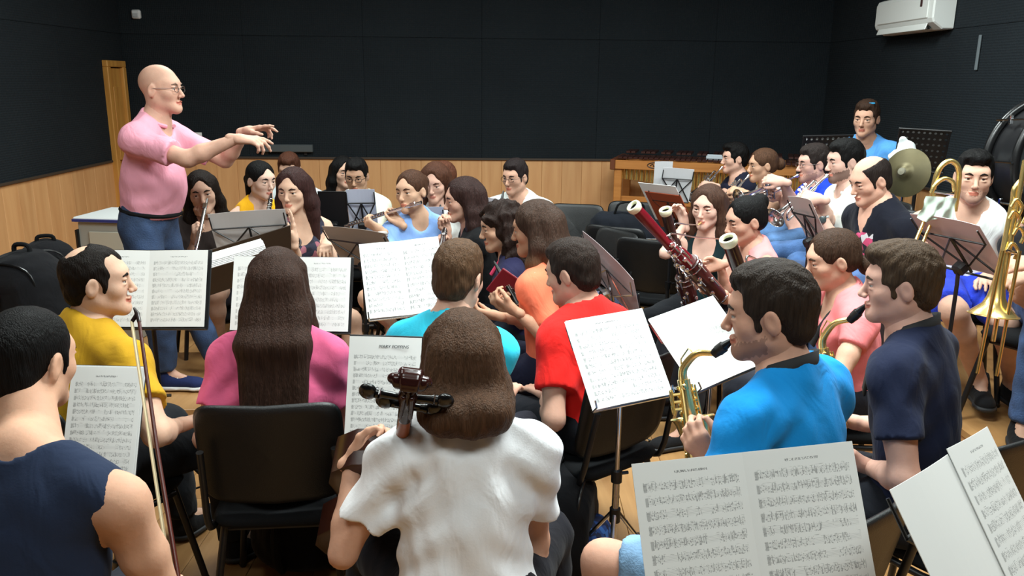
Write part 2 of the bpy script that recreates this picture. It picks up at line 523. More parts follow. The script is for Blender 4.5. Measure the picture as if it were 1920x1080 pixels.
for i in range(n_):
    a, b = V(*RISER[i], 0), V(*RISER[(i + 1) % n_], 0); c = (a + b) / 2; d = nrm(b - a)
    MB().box(c + V(-d[1], d[0], 0) * -.015 * 1 + V(0, 0, (RZ - .03) / 2), (np.linalg.norm(b - a) - .04, .02, RZ - .034), np.array(Matrix.Rotation(math.atan2(d[1], d[0]), 3, 'Z'))).build('side_board', PANELW, rs, False, (2.3, 4.2, 0))
# ------------------------------------------------------------------ smooth solids: distance fields meshed by surface nets
def d_rc(p, a, b, ra, rb):
    ba = b - a; pa = p - a
    h = np.clip((pa @ ba) / (ba @ ba + 1e-12), 0, 1)
    q = pa - h[..., None] * ba
    return np.sqrt((q * q).sum(-1)) - (ra + (rb - ra) * h)
def d_el(p, c, R, r):
    q = ((p - c) @ R) / r
    k0 = np.sqrt((q * q).sum(-1)); q = q / r
    k1 = np.sqrt((q * q).sum(-1))
    return k0 * (k0 - 1) / (k1 + 1e-6)
I3 = np.eye(3)
class Field:
    def __init__(self): self.p = []
    def rc(self, a, b, ra, rb, k=0.02, op='u', cut=None, t=0.0):
        a = np.asarray(a, float); b = np.asarray(b, float)
        r = max(ra, rb) + t
        self.p.append((d_rc, (a, b, ra, rb), k, op, cut, t, np.minimum(a, b) - r, np.maximum(a, b) + r)); return self
    def el(self, c, r, R=I3, k=0.02, op='u', cut=None, t=0.0):
        c = np.asarray(c, float); r = np.ones(3) * r; R = np.asarray(R)
        e = np.sqrt(((R * r) ** 2).sum(1)) + t
        self.p.append((d_el, (c, R, r), k, op, cut, t, c - e, c + e)); return self
    def extend(self, q, t=0.0, kscale=1.0):
        for x in q.p:
            self.p.append((x[0], x[1], x[2] * kscale, x[3], x[4], x[5] + t, x[6] - t, x[7] + t))
        return self
    def one(self, pr, p):
        d = pr[0](p, *pr[1]) - pr[5]
        if pr[4]:
            for (c, n) in pr[4]: d = np.maximum(d, (p - c) @ n)
        return d
    def value(self, p):
        D = np.full(p.shape[:-1], 10.0)
        for pr in self.p: D = comb(D, self.one(pr, p), pr[2], pr[3])
        return D
def comb(D, d, k, op):
    if op == 'u':
        h = np.maximum(k - np.abs(D - d), 0) / k
        return np.minimum(D, d) - h * h * k * 0.25
    h = np.maximum(k - np.abs(D + d), 0) / k
    return np.maximum(D, -d) + h * h * k * 0.25

_off = np.stack(np.meshgrid(*[np.arange(9)] * 3, indexing='ij'), -1).reshape(-1, 3)
_corner = np.array([(i, j, k) for i in (0, 1) for j in (0, 1) for k in (0, 1)])
_edges = [(a, b) for a in range(8) for b in range(a + 1, 8) if np.abs(_corner[a] - _corner[b]).sum() == 1]
def polygonize(F, h, disp=None, clips=(), lo=None, hi=None):
    if lo is None:
        us = [x for x in F.p if x[3] == 'u']
        lo = np.min([x[6] for x in us], 0) - 2 * h; hi = np.max([x[7] for x in us], 0) + 2 * h
    bs = 8 * h
    nb = np.maximum(1, np.ceil((np.asarray(hi) - lo) / bs).astype(int))
    cen = (np.stack(np.meshgrid(*[np.arange(n) for n in nb], indexing='ij'), -1).reshape(-1, 3) + 0.5) * bs + lo
    D = np.full(len(cen), 10.0); each = []
    for pr in F.p:
        d = F.one(pr, cen); each.append(d); D = comb(D, d, pr[2], pr[3])
    for (c, n) in clips: D = np.maximum(D, (cen - c) @ n)
    hd = 0.87 * bs
    keep = np.abs(D) < 1.35 * hd + 0.012
    sg = np.where(D < 0, -1.0, 1.0).reshape(nb)
    A = np.ones(nb * 8 + 1)
    A[:-1, :-1, :-1] = np.repeat(np.repeat(np.repeat(sg, 8, 0), 8, 1), 8, 2)
    ki = np.nonzero(keep)[0]
    org = np.stack(np.unravel_index(ki, nb), -1) * 8
    pts = (org[:, None, :] + _off[None]) * h + lo
    Vv = np.full(pts.shape[:2], 10.0)
    for pr, d in zip(F.p, each):
        m = d[ki] < 2.4 * hd + pr[2] + 0.02
        if m.all(): Vv = comb(Vv, F.one(pr, pts), pr[2], pr[3])
        elif m.any(): Vv[m] = comb(Vv[m], F.one(pr, pts[m]), pr[2], pr[3])
    if disp is not None: Vv = Vv + disp(pts)
    for (c, n) in clips: Vv = np.maximum(Vv, (pts - c) @ n)
    g = org[:, None, :] + _off[None]
    A[g[..., 0], g[..., 1], g[..., 2]] = Vv
    B = A < 0
    X, Y, Z = [n - 1 for n in B.shape]
    cnt = np.zeros((X, Y, Z), np.uint8)
    for (i, j, k) in _corner: cnt += B[i:i + X, j:j + Y, k:k + Z]
    act = np.argwhere((cnt > 0) & (cnt < 8))
    if len(act) == 0: return np.zeros((0, 3)), np.zeros((0, 4), np.int32)
    val = np.stack([A[act[:, 0] + c[0], act[:, 1] + c[1], act[:, 2] + c[2]] for c in _corner], 1)
    acc = np.zeros((len(act), 3)); num = np.zeros(len(act))
    for a, b in _edges:
        va, vb = val[:, a], val[:, b]
        m = (va < 0) != (vb < 0)
        t = va / np.where(m, va - vb, 1)
        acc += np.where(m[:, None], _corner[a] + t[:, None] * (_corner[b] - _corner[a]), 0); num += m
    verts = (act + acc / num[:, None]) * h + lo
    idx = np.full((X, Y, Z), -1, np.int32); idx[act[:, 0], act[:, 1], act[:, 2]] = np.arange(len(act))
    faces = []
    for ax in range(3):
        u, w_ = (ax + 1) % 3, (ax + 2) % 3
        s0 = [slice(None)] * 3; s1 = [slice(None)] * 3
        s0[ax] = slice(0, -1); s1[ax] = slice(1, None)
        ch = B[tuple(s0)] != B[tuple(s1)]
        e = np.argwhere(ch)
        e = e[(e[:, u] > 0) & (e[:, w_] > 0) & (e[:, u] < B.shape[u] - 1) & (e[:, w_] < B.shape[w_] - 1)]
        if len(e) == 0: continue
        def cell(du, dw):
            q = e.copy(); q[:, u] -= du; q[:, w_] -= dw
            return idx[q[:, 0], q[:, 1], q[:, 2]]
        q = np.stack([cell(1, 1), cell(0, 1), cell(0, 0), cell(1, 0)], 1)
        fl_ = ~B[e[:, 0], e[:, 1], e[:, 2]]
        q[fl_] = q[fl_][:, ::-1]
        faces.append(q[(q >= 0).all(1)])
    return verts, np.concatenate(faces).astype(np.int32)

def merge(parts):
    vs = []; fs = []; n = 0
    for v, f in parts:
        vs.append(v); fs.append(f + n); n += len(v)
    return np.concatenate(vs), np.concatenate(fs)

# ------------------------------------------------------------------ people
def rot_head(yaw, pitch, roll):
    """columns: right, forward, up"""
    y, p, r = map(math.radians, (yaw, pitch, roll))
    return np.array(Matrix.Rotation(y - PI / 2, 3, 'Z') @ Matrix.Rotation(p, 3, 'X') @ Matrix.Rotation(r, 3, 'Y'))

def ik(a, t, l1, l2, pole):
    d = t - a; L = np.linalg.norm(d)
    if L > (l1 + l2) * 0.985:
        k = L / ((l1 + l2) * 0.985); l1 *= k; l2 *= k
    if L < abs(l1 - l2) + 0.06: L = abs(l1 - l2) + 0.06
    u = d / (np.linalg.norm(d) + 1e-9)
    x = (l1 * l1 - l2 * l2 + L * L) / (2 * L)
    h = math.sqrt(max(l1 * l1 - x * x, 1e-6))
    n = pole - np.dot(pole, u) * u
    return a + u * x + nrm(n) * h

def hand_field(w, d, n, s, curl, sc, side, spread=0.10, thumb=0.5):
    """w wrist, d along the hand, n out of the palm, s towards the thumb"""
    F = Field()
    F.rc(w - d * 0.03 * sc, w + d * 0.02 * sc, 0.024 * sc, 0.024 * sc, 0.02)
    kn = []
    for i, (o, l) in enumerate(((0.028, .090), (0.009, .094), (-0.010, .090), (-0.027, .082))):
        b = w + d * l * sc + s * o * sc
        F.rc(w + d * 0.012 * sc + s * o * 0.6 * sc, b, 0.0145 * sc, 0.0105 * sc, 0.016)
        kn.append(b)
    cs = curl if hasattr(curl, '__len__') else [curl] * 4
    for i, (L, o) in enumerate(zip((.070, .079, .073, .057), (1, .3, -.35, -1))):
        p = kn[i]; dd = nrm(d + s * o * spread); a = 0
        for j, (f, r0, r1) in enumerate(((.42, .0092, .0082), (.33, .0082, .0074), (.25, .0074, .0062))):
            a += cs[i] * (0.75, 1.0, 0.7)[j]
            q = p + (dd * math.cos(a) + n * math.sin(a)) * L * f * 1.12 * sc
            F.rc(p, q, r0 * sc, r1 * sc, 0.006 if j else 0.009)
            p = q
    t0 = w + d * 0.022 * sc + s * 0.020 * sc + n * 0.006 * sc
    t1 = t0 + (d * 0.030 + s * 0.024 + n * 0.014) * sc
    t2 = t1 + (d * (0.030) + s * 0.010 * (1 - thumb) + n * 0.022 * thumb) * sc
    t3 = t2 + (d * 0.022 - s * 0.006 * thumb + n * 0.016 * thumb) * sc
    F.rc(t0, t1, .0165 * sc, .0125 * sc, .012); F.rc(t1, t2, .0118 * sc, .0098 * sc, .006); F.rc(t2, t3, .0098 * sc, .0075 * sc, .006)
    return F

SHOE_CACHE = {}
def shoe_mesh():
    F = Field()
    F.el((0.0, 0, 0.05), (0.052, 0.045, 0.05), k=0.03)
    F.el((0.09, 0, 0.035), (0.10, 0.045, 0.035), k=0.05)
    F.el((0.17, 0, 0.028), (0.045, 0.042, 0.028), k=0.03)
    F.rc((0, 0, 0.06), (-0.005, 0, 0.10), 0.042, 0.044, 0.02)
    F.rc((0, 0, 0.075), (-0.005, 0, 0.16), 0.03, 0.032, 0.006, 's')
    v, f = polygonize(F, 0.010, clips=[(V(0, 0, 0.006), V(0, 0, -1))])
    S = Field()
    S.el((0.0, 0, 0.012), (0.058, 0.05, 0.05), k=0.03); S.el((0.10, 0, 0.012), (0.11, 0.05, 0.04), k=0.05); S.el((0.175, 0, 0.012), (0.05, 0.046, 0.04), k=0.03)
    v2, f2 = polygonize(S, 0.012, clips=[(V(0, 0, 0.024), V(0, 0, 1)), (V(0, 0, 0.0), V(0, 0, -1))])
    return (v, f), (v2, f2)

def add_shoe(root, base, ank, yaw, rgb, sole, laces=False):
    key = (tuple(rgb), tuple(sole))
    if 'm' not in SHOE_CACHE: SHOE_CACHE['m'] = shoe_mesh()
    (v, f), (v2, f2) = SHOE_CACHE['m']
    if key not in SHOE_CACHE:
        a = mesh_obj('shoe', v, f, cloth(rgb), root); b = mesh_obj('sole', v2, f2, mat('sole_%d' % sole[0], sole, 0.6), a)
        SHOE_CACHE[key] = (a.data, b.data)
    else:
        a = bpy.data.objects.new('shoe', SHOE_CACHE[key][0]); COL.objects.link(a); a.parent = root
        b = bpy.data.objects.new('sole', SHOE_CACHE[key][1]); COL.objects.link(b); b.parent = a
    a.location = Vector(V(ank[0], ank[1], ank[2] - 0.08) - base); a.rotation_euler = (0, 0, yaw)
    if laces:
        m = MB()
        for i in range(4):
            x = 0.05 + i * 0.022; z = 0.083 - i * 0.0075
            m.tube([(x, -0.026, z - 0.012), (x + 0.006, 0, z + 0.003), (x, 0.026, z - 0.012)], 0.0045, 6)
        m.build('lace', PAPER, a)

def fbm(p, s, seed=0.0):
    x, y, z = p[..., 0] * s + seed, p[..., 1] * s + seed * 1.7, p[..., 2] * s - seed
    return (np.sin(x + 1.7 * np.sin(0.7 * y + z)) * np.sin(1.1 * y + 1.3 * np.sin(0.8 * z + 0.6 * x)) + 0.5 * np.sin(2.1 * z + 1.9 * x + np.sin(2.3 * y)) * np.sin(1.9 * y - 1.2 * x))

BODY_TYPES = {'m': dict(sw=.180, hip=.150, chest=(.155, .110, .17), arm=1.0, neck=.056, jaw=1.0), 'f': dict(sw=.155, hip=.155, chest=(.132, .098, .16), arm=.84, neck=.046, jaw=.92)}

def person(label, crown, yaw, hyaw=None, hpitch=0, hroll=0, sex='m', skin=(205, 156, 128), hair=('short', (28, 20, 16)), top=((60, 60, 60), 'tee'),
           bottom=((30, 34, 44), 'long'), lean=0.06, chairfix=None, right=None, left=None, seat=0.46, hs=1.0, res=0.0130, hres=0.0055, belly=0.0, glasses=None,
           legs=(12, -12), ground=0.0, stand=None, shoes=((26, 26, 28), (40, 40, 42)), wide=1.0, open_mouth=False, beard=None, wrinkle=0.004, pole=None, knee=None, extras=None, neckhole=0.0, shr=0.0, stool=False, nback=0.0, nside=0.0):
    B = BODY_TYPES[sex]
    crown = np.asarray(crown, float)
    hyaw = yaw if hyaw is None else hyaw
    H = rot_head(hyaw, hpitch, hroll)
    Hc = crown - H @ V(0, -0.012, 0.118) * hs
    Lp = lambda x, y, z: Hc + H @ (V(x, y, z) * hs)
    ya = math.radians(yaw)
    Fw = V(math.cos(ya), math.sin(ya), 0); S = V(math.sin(ya), -math.cos(ya), 0); U = V(0, 0, 1)
    N = Hc + (H @ V(0, -0.045, -0.075)) * hs + V(0, 0, -0.074) - Fw * (0.012 + nback) + S * nside
    base_z = ground if stand is None else stand['z']
    if stand is None: seat = seat + ground
    if stand is None:
        Pv = V(*(N[:2] - Fw[:2] * lean), seat + 0.10)
    else:
        Pv = np.asarray(stand['pelvis'], float)
    T = nrm(N - Pv); Ls = np.linalg.norm(N - Pv); sc = np.clip(Ls / 0.50, 0.8, 1.2)
    Ft = nrm(Fw - np.dot(Fw, T) * T); St = np.cross(Ft, T)
    RT_ = np.stack([St, Ft, T], 1)
    base = V(Pv[0], Pv[1], base_z)
    root = empty('person', base, label, 'person')
    sw = B['sw'] * wide
    sh = {}
    for q, sg in (('r', 1), ('l', -1)):
        sh[q] = N - T * (0.088 - shr) + St * sg * sw + Ft * 0.01
    # legs
    hip = {}; kn = {}; an = {}
    for i, (q, sg) in enumerate((('r', 1), ('l', -1))):
        hip[q] = Pv + St * sg * 0.085 - T * 0.02
        if stand is None:
            a = ya + math.radians(legs[i]) * (-1 if q == 'r' else -1)
            dr_ = V(math.cos(a), math.sin(a), 0)
            k_ = V(*(hip[q][:2] + dr_[:2] * 0.42), ground + 0.50)
            if knee and knee.get(q) is not None: k_ = np.asarray(knee[q], float)
            kn[q] = k_; an[q] = V(k_[0] + dr_[0] * 0.03, k_[1] + dr_[1] * 0.03, ground + 0.085)
            if knee and knee.get(q + 'a') is not None: an[q] = np.asarray(knee[q + 'a'], float)
        else:
            kn[q] = np.asarray(stand['k' + q]); an[q] = np.asarray(stand['a' + q])
    # arms
    el_ = {}; wr = {}; hd = {}
    ua, fa = 0.285 * (1.0 if sex == 'm' else .93), 0.25 * (1.0 if sex == 'm' else .93)
    hsz = (1.0 if sex == 'm' else .90)
    for q, sg, spec in (('r', 1, right), ('l', -1, left)):
        if spec is None:
            spec = dict(g=kn[q] * 0.55 + hip[q] * 0.45 + U * 0.085 - S * sg * 0.03, n=-U, d=nrm(kn[q] - hip[q] - S * sg * 0.12), c=0.25)
        g = np.asarray(spec['g'], float); n = nrm(spec.get('n', -U))
        d = spec.get('d')
        if d is None: d = nrm(g - sh[q] + Fw * 0.15)
        d = np.asarray(d, float); d = nrm(d - np.dot(d, n) * n)
        s_ = np.cross(d, n) * sg          # thumb side
        s_ = -s_ if spec.get('flip') else s_
        w_ = g - n * 0.026 * hsz - d * 0.075 * hsz
        po = spec.get('pole')
        po = (-U * 1.0 + S * sg * 0.28 - Fw * 0.30) if po is None else np.asarray(po, float)
        el_[q] = ik(sh[q], w_, ua, fa, po); wr[q] = w_
        hd[q] = hand_field(w_, d, n, s_, spec.get('c', 0.6), hsz, sg, spec.get('sp', .10), spec.get('th', .6))
    # ---- fields
    torso = Field()
    torso.el(Pv, (B['hip'], .108, .115), RT_, 0.05)
    torso.el(Pv + T * Ls * .38 + Ft * (belly * .6), (.125 + belly * .4, .092 + belly, .15), RT_, 0.08)
    torso.el(Pv + T * Ls * .66 + Ft * .006, B['chest'], RT_, 0.07)
    for q, sg in (('r', 1), ('l', -1)):
        torso.rc(N - T * .065 + St * sg * .05, sh[q] - T * .002, .056, .043 * B['arm'], 0.06)
        torso.rc(N + T * .02 + St * sg * .015, N + (sh[q] - N) * .72 + T * .012, .036, .030, 0.06)
        if sex == 'f': torso.el(Pv + T * Ls * .63 + St * sg * .062 + Ft * .075, (.050, .045, .050), RT_, 0.04)
    arms = Field()
    for q in 'rl':
        e, w_ = el_[q], wr[q]; m_ = e * .7 + w_ * .3; a_ = B['arm']
        arms.rc(sh[q], sh[q] * .5 + e * .5, .047 * a_, .046 * a_, 0.05); arms.rc(sh[q] * .5 + e * .5, e, .047 * a_, .038 * a_, 0.02)
        arms.rc(e, m_, .039 * a_, .041 * a_, 0.025); arms.rc(m_, w_, .041 * a_, .026 * a_, 0.02)
    leg = Field()
    for q in 'rl':
        m_ = kn[q] * .72 + an[q] * .28
        leg.rc(hip[q], kn[q], .084, .056, 0.05)
        leg.rc(kn[q] + (hip[q] - kn[q]) * .03, m_, .056, .055, 0.03); leg.rc(m_, an[q], .055, .036, 0.03)
    foot = Field()
    fd = {}
    for q in 'rl':
        f_ = kn[q] - hip[q]; f_[2] = 0
        fd[q] = nrm(f_) if stand is None else Fw
        foot.rc(an[q], an[q] + fd[q] * .13 - U * .045, .034, .026, 0.03)
    neckF = Field()
    nr = B['neck']
    neckF.rc(Lp(0, -.022, -.05), N - T * .01 + Ft * .03, nr, nr * 1.06, 0.03)
    head = Field()
    hr = lambda *a: V(*a) * hs
    j = B['jaw']
    head.el(Lp(0, -.012, .034), hr(.074, .095, .084), H, .03)
    head.el(Lp(0, .020, -.022), hr(.061 * j, .066, .088), H, .035)
    for sg in (1, -1):
        head.rc(Lp(sg * .046 * j, .0, -.058), Lp(sg * .010, .066, -.094), .020 * hs, .019 * hs, .03)
        head.el(Lp(sg * .040, .050, -.024), .023 * hs, I3, .025)
    head.el(Lp(0, .068, -.098), .018 * hs, I3, .02)
    head.el(Lp(0, .060, .026), hr(.050, .030, .020), H, .025)
    for sg in (1, -1):
        head.el(Lp(sg * .031, .090, .001), hr(.018, .013, .012), H, .012, 's')
    head.rc(Lp(0, .086, .004), Lp(0, .1055, -.034), .0075 * hs, .0105 * hs, .012)
    for sg in (1, -1):
        head.el(Lp(sg * .0105, .096, -.038), .0078 * hs, I3, .006)
        head.el(Lp(sg * .031, .0775, .0082), hr(.0168, .0120, .0066), H, .004)
        head.el(Lp(sg * .031, .0765, -.0090), hr(.0160, .0108, .0052), H, .006)
    head.el(Lp(0, .0865, -.0625), hr(.021, .0095, .0060), H, .005)
    head.el(Lp(0, .0850, -.0730), hr(.0185, .0095, .0070), H, .005)
    if open_mouth: head.el(Lp(0, .094, -.068), hr(.014, .012, .006), H, .004, 's')
    for sg in (1, -1):
        ER = H @ np.array(Matrix.Rotation(math.radians(-14), 3, 'X') @ Matrix.Rotation(math.radians(sg * 16), 3, 'Z'))
        head.el(Lp(sg * .0765, -.012, -.006), hr(.0085, .019, .032), ER, .006)
        head.el(Lp(sg * .0865, -.008, -.002), hr(.006, .011, .017), ER, .005, 's')
    skinM = skinm(skin)
    lipM = mat('lips_%d' % skin[0], (min(255, skin[0] * .90), skin[1] * .72, skin[2] * .72), 0.4)
    # ---- body (skin): low part, head and hands of one figure
    BF = Field(); BF.extend(torso); BF.extend(arms); BF.extend(leg); BF.extend(foot); BF.extend(neckF)
    parts = [polygonize(BF, max(res * 1.6, .0130))]
    HF = Field(); HF.extend(head); HF.extend(neckF)
    hv, hf = polygonize(HF, hres)
    parts.append((hv, hf))
    for q in 'rl': parts.append(polygonize(hd[q], .0056 if hres > .0045 else .0048))
    v, f = merge(parts)
    cen = v[f].mean(1)
    ql = ((cen - Hc) @ H) / hs
    lip = (np.abs(ql[:, 0]) < .021) & (ql[:, 1] > .078) & (np.abs(ql[:, 2] + .068) < .0105 - 12 * ql[:, 0] ** 2)
    mi = np.where(lip, 1, 0)
    mats_ = [skinM, lipM]
    if beard:
        jit = .004 * np.sin(ql[:, 0] * 400 + ql[:, 2] * 310) * np.sin(ql[:, 1] * 370)
        yy, zz = ql[:, 1] + jit, ql[:, 2] + jit
        bm_ = (yy > .004) & (zz < -.030 - .33 * yy) & (zz > -.086 - .42 * yy) & ~lip & (np.abs(ql[:, 0]) < .085) & (zz > -.122)
        if beard == 'stubble': bm_ = bm_ & ((zz < -.040 - .42 * yy) | ((np.abs(zz + .0535) < .0055) & (np.abs(ql[:, 0]) < .028)))
        mi = np.where(bm_, 2, mi)
        mats_.append(skinm(tuple(int(c * k) for c, k in zip(skin, (.60, .58, .58) if beard == 'full' else (.82, .80, .80)))))
    mesh_obj('body', v, f, mats_, root, True, mi, base)
    # ---- eyes and brows
    for sg in (1, -1):
        m = MB(); c = Lp(sg * .031, .0715, -.0005)
        m.ball(c, .0128 * hs, 12, 0, H @ np.array(Matrix.Rotation(-PI / 2, 3, 'X')))
        m.ball(c + H @ V(0, .0058, -.0006) * hs, .0082 * hs, 12, 1)
        m.build('eye', [EYEW, IRIS], root, True, base)
        bw = MB()
        bw.tube([Lp(sg * .013, .0895, .0185), Lp(sg * .030, .0905, .0245), Lp(sg * .047, .078, .0195)], [.0048 * hs, .0048 * hs, .0024 * hs], 6)
        bw.build('eyebrow', (hairm((70, 50, 38)) if isinstance(hair[1], bpy.types.Material) else hairm(hair[1]) if hair[0] != 'bald' else hairm((110, 90, 78))), root, True, base)
    # ---- trousers
    brgb, bkind = bottom
    if bkind:
        wc = [(Pv + T * (Ls * .30 if stand is not None else .06), T)]
        PF = Field(); PF.el(Pv, (B['hip'], .108, .115), RT_, 0.05, t=.012, cut=wc)
        PF.el(Pv + T * Ls * .2 + Ft * belly * .3, (.128 + belly * .4, .095 + belly * .7, .10), RT_, 0.06, t=.010, cut=wc)
        for q in 'rl':
            m_ = kn[q] * .72 + an[q] * .28; tt = .013
            if bkind == 'shorts':
                e = hip[q] + (kn[q] - hip[q]) * .87; n_ = nrm(kn[q] - hip[q])
                PF.rc(hip[q], kn[q], .090, .068, 0.05, cut=[(e, n_)], t=tt)
            elif bkind == 'skirt':
                e = hip[q] + (kn[q] - hip[q]) * .62; n_ = nrm(kn[q] - hip[q])
                PF.rc(hip[q], kn[q], .092, .085, 0.10, cut=[(e, n_)], t=tt)
            else:
                PF.rc(hip[q], kn[q], .084, .060, 0.05, t=tt)
                n_ = nrm(an[q] - kn[q])
                PF.rc(kn[q], m_, .060, .058, 0.03, t=tt); PF.rc(m_, an[q], .058, .046, 0.03, cut=[(an[q] - n_ * .02, n_)], t=tt)
        dsp = lambda p: .004 * fbm(p, 26, 2.0)
        v, f = polygonize(PF, max(res * 1.4, .014), dsp)
        mesh_obj('shorts' if bkind == 'shorts' else 'skirt' if bkind == 'skirt' else 'trousers', v, f, mat('denim_%d_%d' % (brgb[0], brgb[2]), brgb, 0.85, var=.25, vscale=9, bump=.3, bscale=150) if brgb[2] > brgb[0] + 25 else cloth(brgb), root, True, None, base)
    # ---- shirt
    trgb, tk = top[0], top[1]
    TF = Field(); t_ = .012
    TF.extend(torso, t_ - .003)
    if stand is None: TF.el(Pv - T * .01, (B['hip'] + .006, .122, .16), RT_, 0.05, t=.010)
    TF.el(Pv + T * Ls * .34 + Ft * (belly * .6), (B['chest'][0] * .97 + belly * .4, B['chest'][1] * .92 + belly, .20), RT_, 0.06, t=.004)
    if tk in ('tee', 'polo', 'cap'):
        fr = {'tee': .62, 'polo': .72, 'cap': .36}[tk]
        for q in 'rl':
            a_ = B['arm']; n_ = nrm(el_[q] - sh[q]); e = sh[q] + (el_[q] - sh[q]) * fr
            TF.rc(sh[q] - n_ * .005, el_[q], .046 * a_, .060 * a_, 0.07, cut=[(e, n_)], t=t_ + .001)
    if tk in ('tee', 'polo', 'cap', 'tank', 'dress', 'vest', 'singlet'):
        r0 = nr + .012 + neckhole
        front = {'tee': .0, 'polo': .0, 'cap': .02, 'tank': .05, 'dress': .05, 'vest': .02, 'singlet': .01}[tk]
        TF.rc(N + T * .015 + Ft * (.02), N + T * .10 + Ft * .05, r0, r0 + .03, .012, 's')
        TF.el(N - T * (.02 + front * .6) + Ft * (.075 + front * .4), (.045 + front * .5, .05, .045 + front), RT_, .02, 's')
        if tk in ('tank', 'dress', 'vest', 'singlet'):
            for q, sg in (('r', 1), ('l', -1)):
                TF.rc(sh[q] + St * sg * (.050 if tk == 'vest' else .026 if tk == 'singlet' else .018) + T * .07, sh[q] + St * sg * .03 - T * .10, .054, .052, .02, 's')
    if tk == 'vneck':
        for q in 'rl':
            a_ = B['arm']; n_ = nrm(el_[q] - sh[q]); e = sh[q] + (el_[q] - sh[q]) * .6
            TF.rc(sh[q] - n_ * .005, el_[q], .046 * a_, .060 * a_, 0.07, cut=[(e, n_)], t=t_ + .001)
        TF.rc(N + T * .015 + Ft * .02, N + T * .10 + Ft * .05, nr + .014, nr + .04, .012, 's')
        TF.rc(N - T * .01 + Ft * .09, N - T * .12 + Ft * .115, .055, .008, .012, 's')
    hem = Pv - T * .055 if stand is None else Pv + T * .045
    sd = float(crown[0] * 7.3 % 6)
    def cdisp(p):
        q = (p - Pv) @ RT_
        q2 = q * V(1.0, 1.0, .55)
        return -wrinkle * fbm(q2, 24, sd) * .8 - wrinkle * .5 * np.sin(q[..., 2] * 60 + 8 * np.abs(q[..., 0]) * 6 + sd) * np.clip(np.abs(q[..., 0]) * 6, 0, 1)
    v, f = polygonize(TF, res, cdisp, [(hem, -T)])
    cmats = [cloth(trgb) if not isinstance(trgb, bpy.types.Material) else trgb]; mi = None
    if len(top) > 2 and top[2]:
        pr = top[2]
        q = (v[f].mean(1) - Pv) @ RT_
        x0, x1, z0, z1 = pr['box']
        sel = (q[:, 0] > x0) & (q[:, 0] < x1) & (q[:, 2] > z0 * Ls) & (q[:, 2] < z1 * Ls) & (q[:, 1] > 0.02)
        mi = sel.astype(int); cmats.append(pr['mat'])
    mesh_obj('polo_shirt' if tk == 'polo' else 'dress' if tk == 'dress' else 'shirt', v, f, cmats, root, True, mi, base)
    if tk == 'polo':
        c = N + T * .012 + Ft * .02; m = MB()
        pts = []
        for i in range(25):
            a = math.radians(-150 + 300 * i / 24) - PI / 2
            r_ = nr + .022
            pts.append(c + St * math.cos(a) * r_ + Ft * (-math.sin(a) * 0 + (math.sin(a) * r_) * -1) * 1.0 * -1 - T * (.012 + .02 * max(0, math.sin(a))))
        for i in range(24):
            a, b = pts[i], pts[i + 1]
        m.tube(pts, [.010 + .004 * math.sin(PI * i / 24) for i in range(25)], 8)
        m.build('collar', cmats[0], root, True, base)
    # ---- hair
    style, hrgb = hair[0], hair[1]; hl = hair[2] if len(hair) > 2 else .3
    if style != 'bald':
        hm = hrgb if isinstance(hrgb, bpy.types.Material) else hairm(hrgb, hair[3] if len(hair) > 3 else None)
        G = Field(); t0 = {'short': .006, 'quiff': .007, 'balding': .004, 'thinning': .003, 'buzz': .003, 'curly': .014, 'long': .009, 'tail': .006, 'bun': .006, 'bob': .010}[style]
        G.el(Lp(0, -.014, .036), hr(.0755 + t0, .098 + t0, .0845 + t0), H, .02)
        if style in ('short', 'quiff', 'buzz', 'balding', 'thinning'):
            G.el(Lp(0, -.058, -.030), hr(.060 + t0 * .5, .044 + t0, .052), H, .03)
            for sg in (1, -1): G.el(Lp(sg * .066, .018, -.004), hr(.011, .014, .030), H, .015)
        else:
            (G.el(Lp(0, -.052, -.012), hr(.064 + t0, .050 + t0, .050), H, .03) if style in ('tail', 'bun') else G.el(Lp(0, -.05, -.02), hr(.066 + t0, .056 + t0, .065), H, .03))
        if style in ('short', 'quiff'):
            G.el(Lp(0, .005, .088), hr(.060, .082, .040), H, .03)
        if style == 'quiff':
            G.el(Lp(0, .062, .092), hr(.052, .036, .030), H, .02)
        fy = .112 if style not in ('balding',) else .098
        G.el(Lp(0, fy, -.042), hr(.066, .082, .116 if style != 'balding' else .150), H, .012, 's')
        if sex == 'f': G.rc(Lp(0, .10, .050), Lp(0, .085, .105), .040 * hs, .012 * hs, .02, 's')
        else:
            for sg in (1, -1): G.el(Lp(sg * .050, .098, .050), hr(.026, .040, .040), H, .015, 's')
        if style == 'thinning':
            G.el(Lp(0, -.066, .118), hr(.040, .042, .036), H, .02, 's')
            for sg in (1, -1): G.el(Lp(sg * .058, .085, .075), hr(.034, .050, .040), H, .02, 's')
        if style == 'balding':
            G.el(Lp(0, .02, .115), hr(.066, .095, .050), H, .015, 's')
            G.el(Lp(0, -.05, .118), hr(.045, .06, .034), H, .015, 's')
        if style in ('short', 'quiff', 'balding', 'thinning', 'buzz', 'tail', 'bun'):
            for sg in (1, -1): G.el(Lp(sg * .090, .004, -.020), hr(.026, .026, .040), H, .008, 's')
        clips = []
        if style in ('short', 'quiff', 'balding', 'thinning', 'buzz'): clips = [(Lp(0, -.06, -.078), H @ nrm((0, -.25, -1)))]
        dn = V(0, 0, -1)
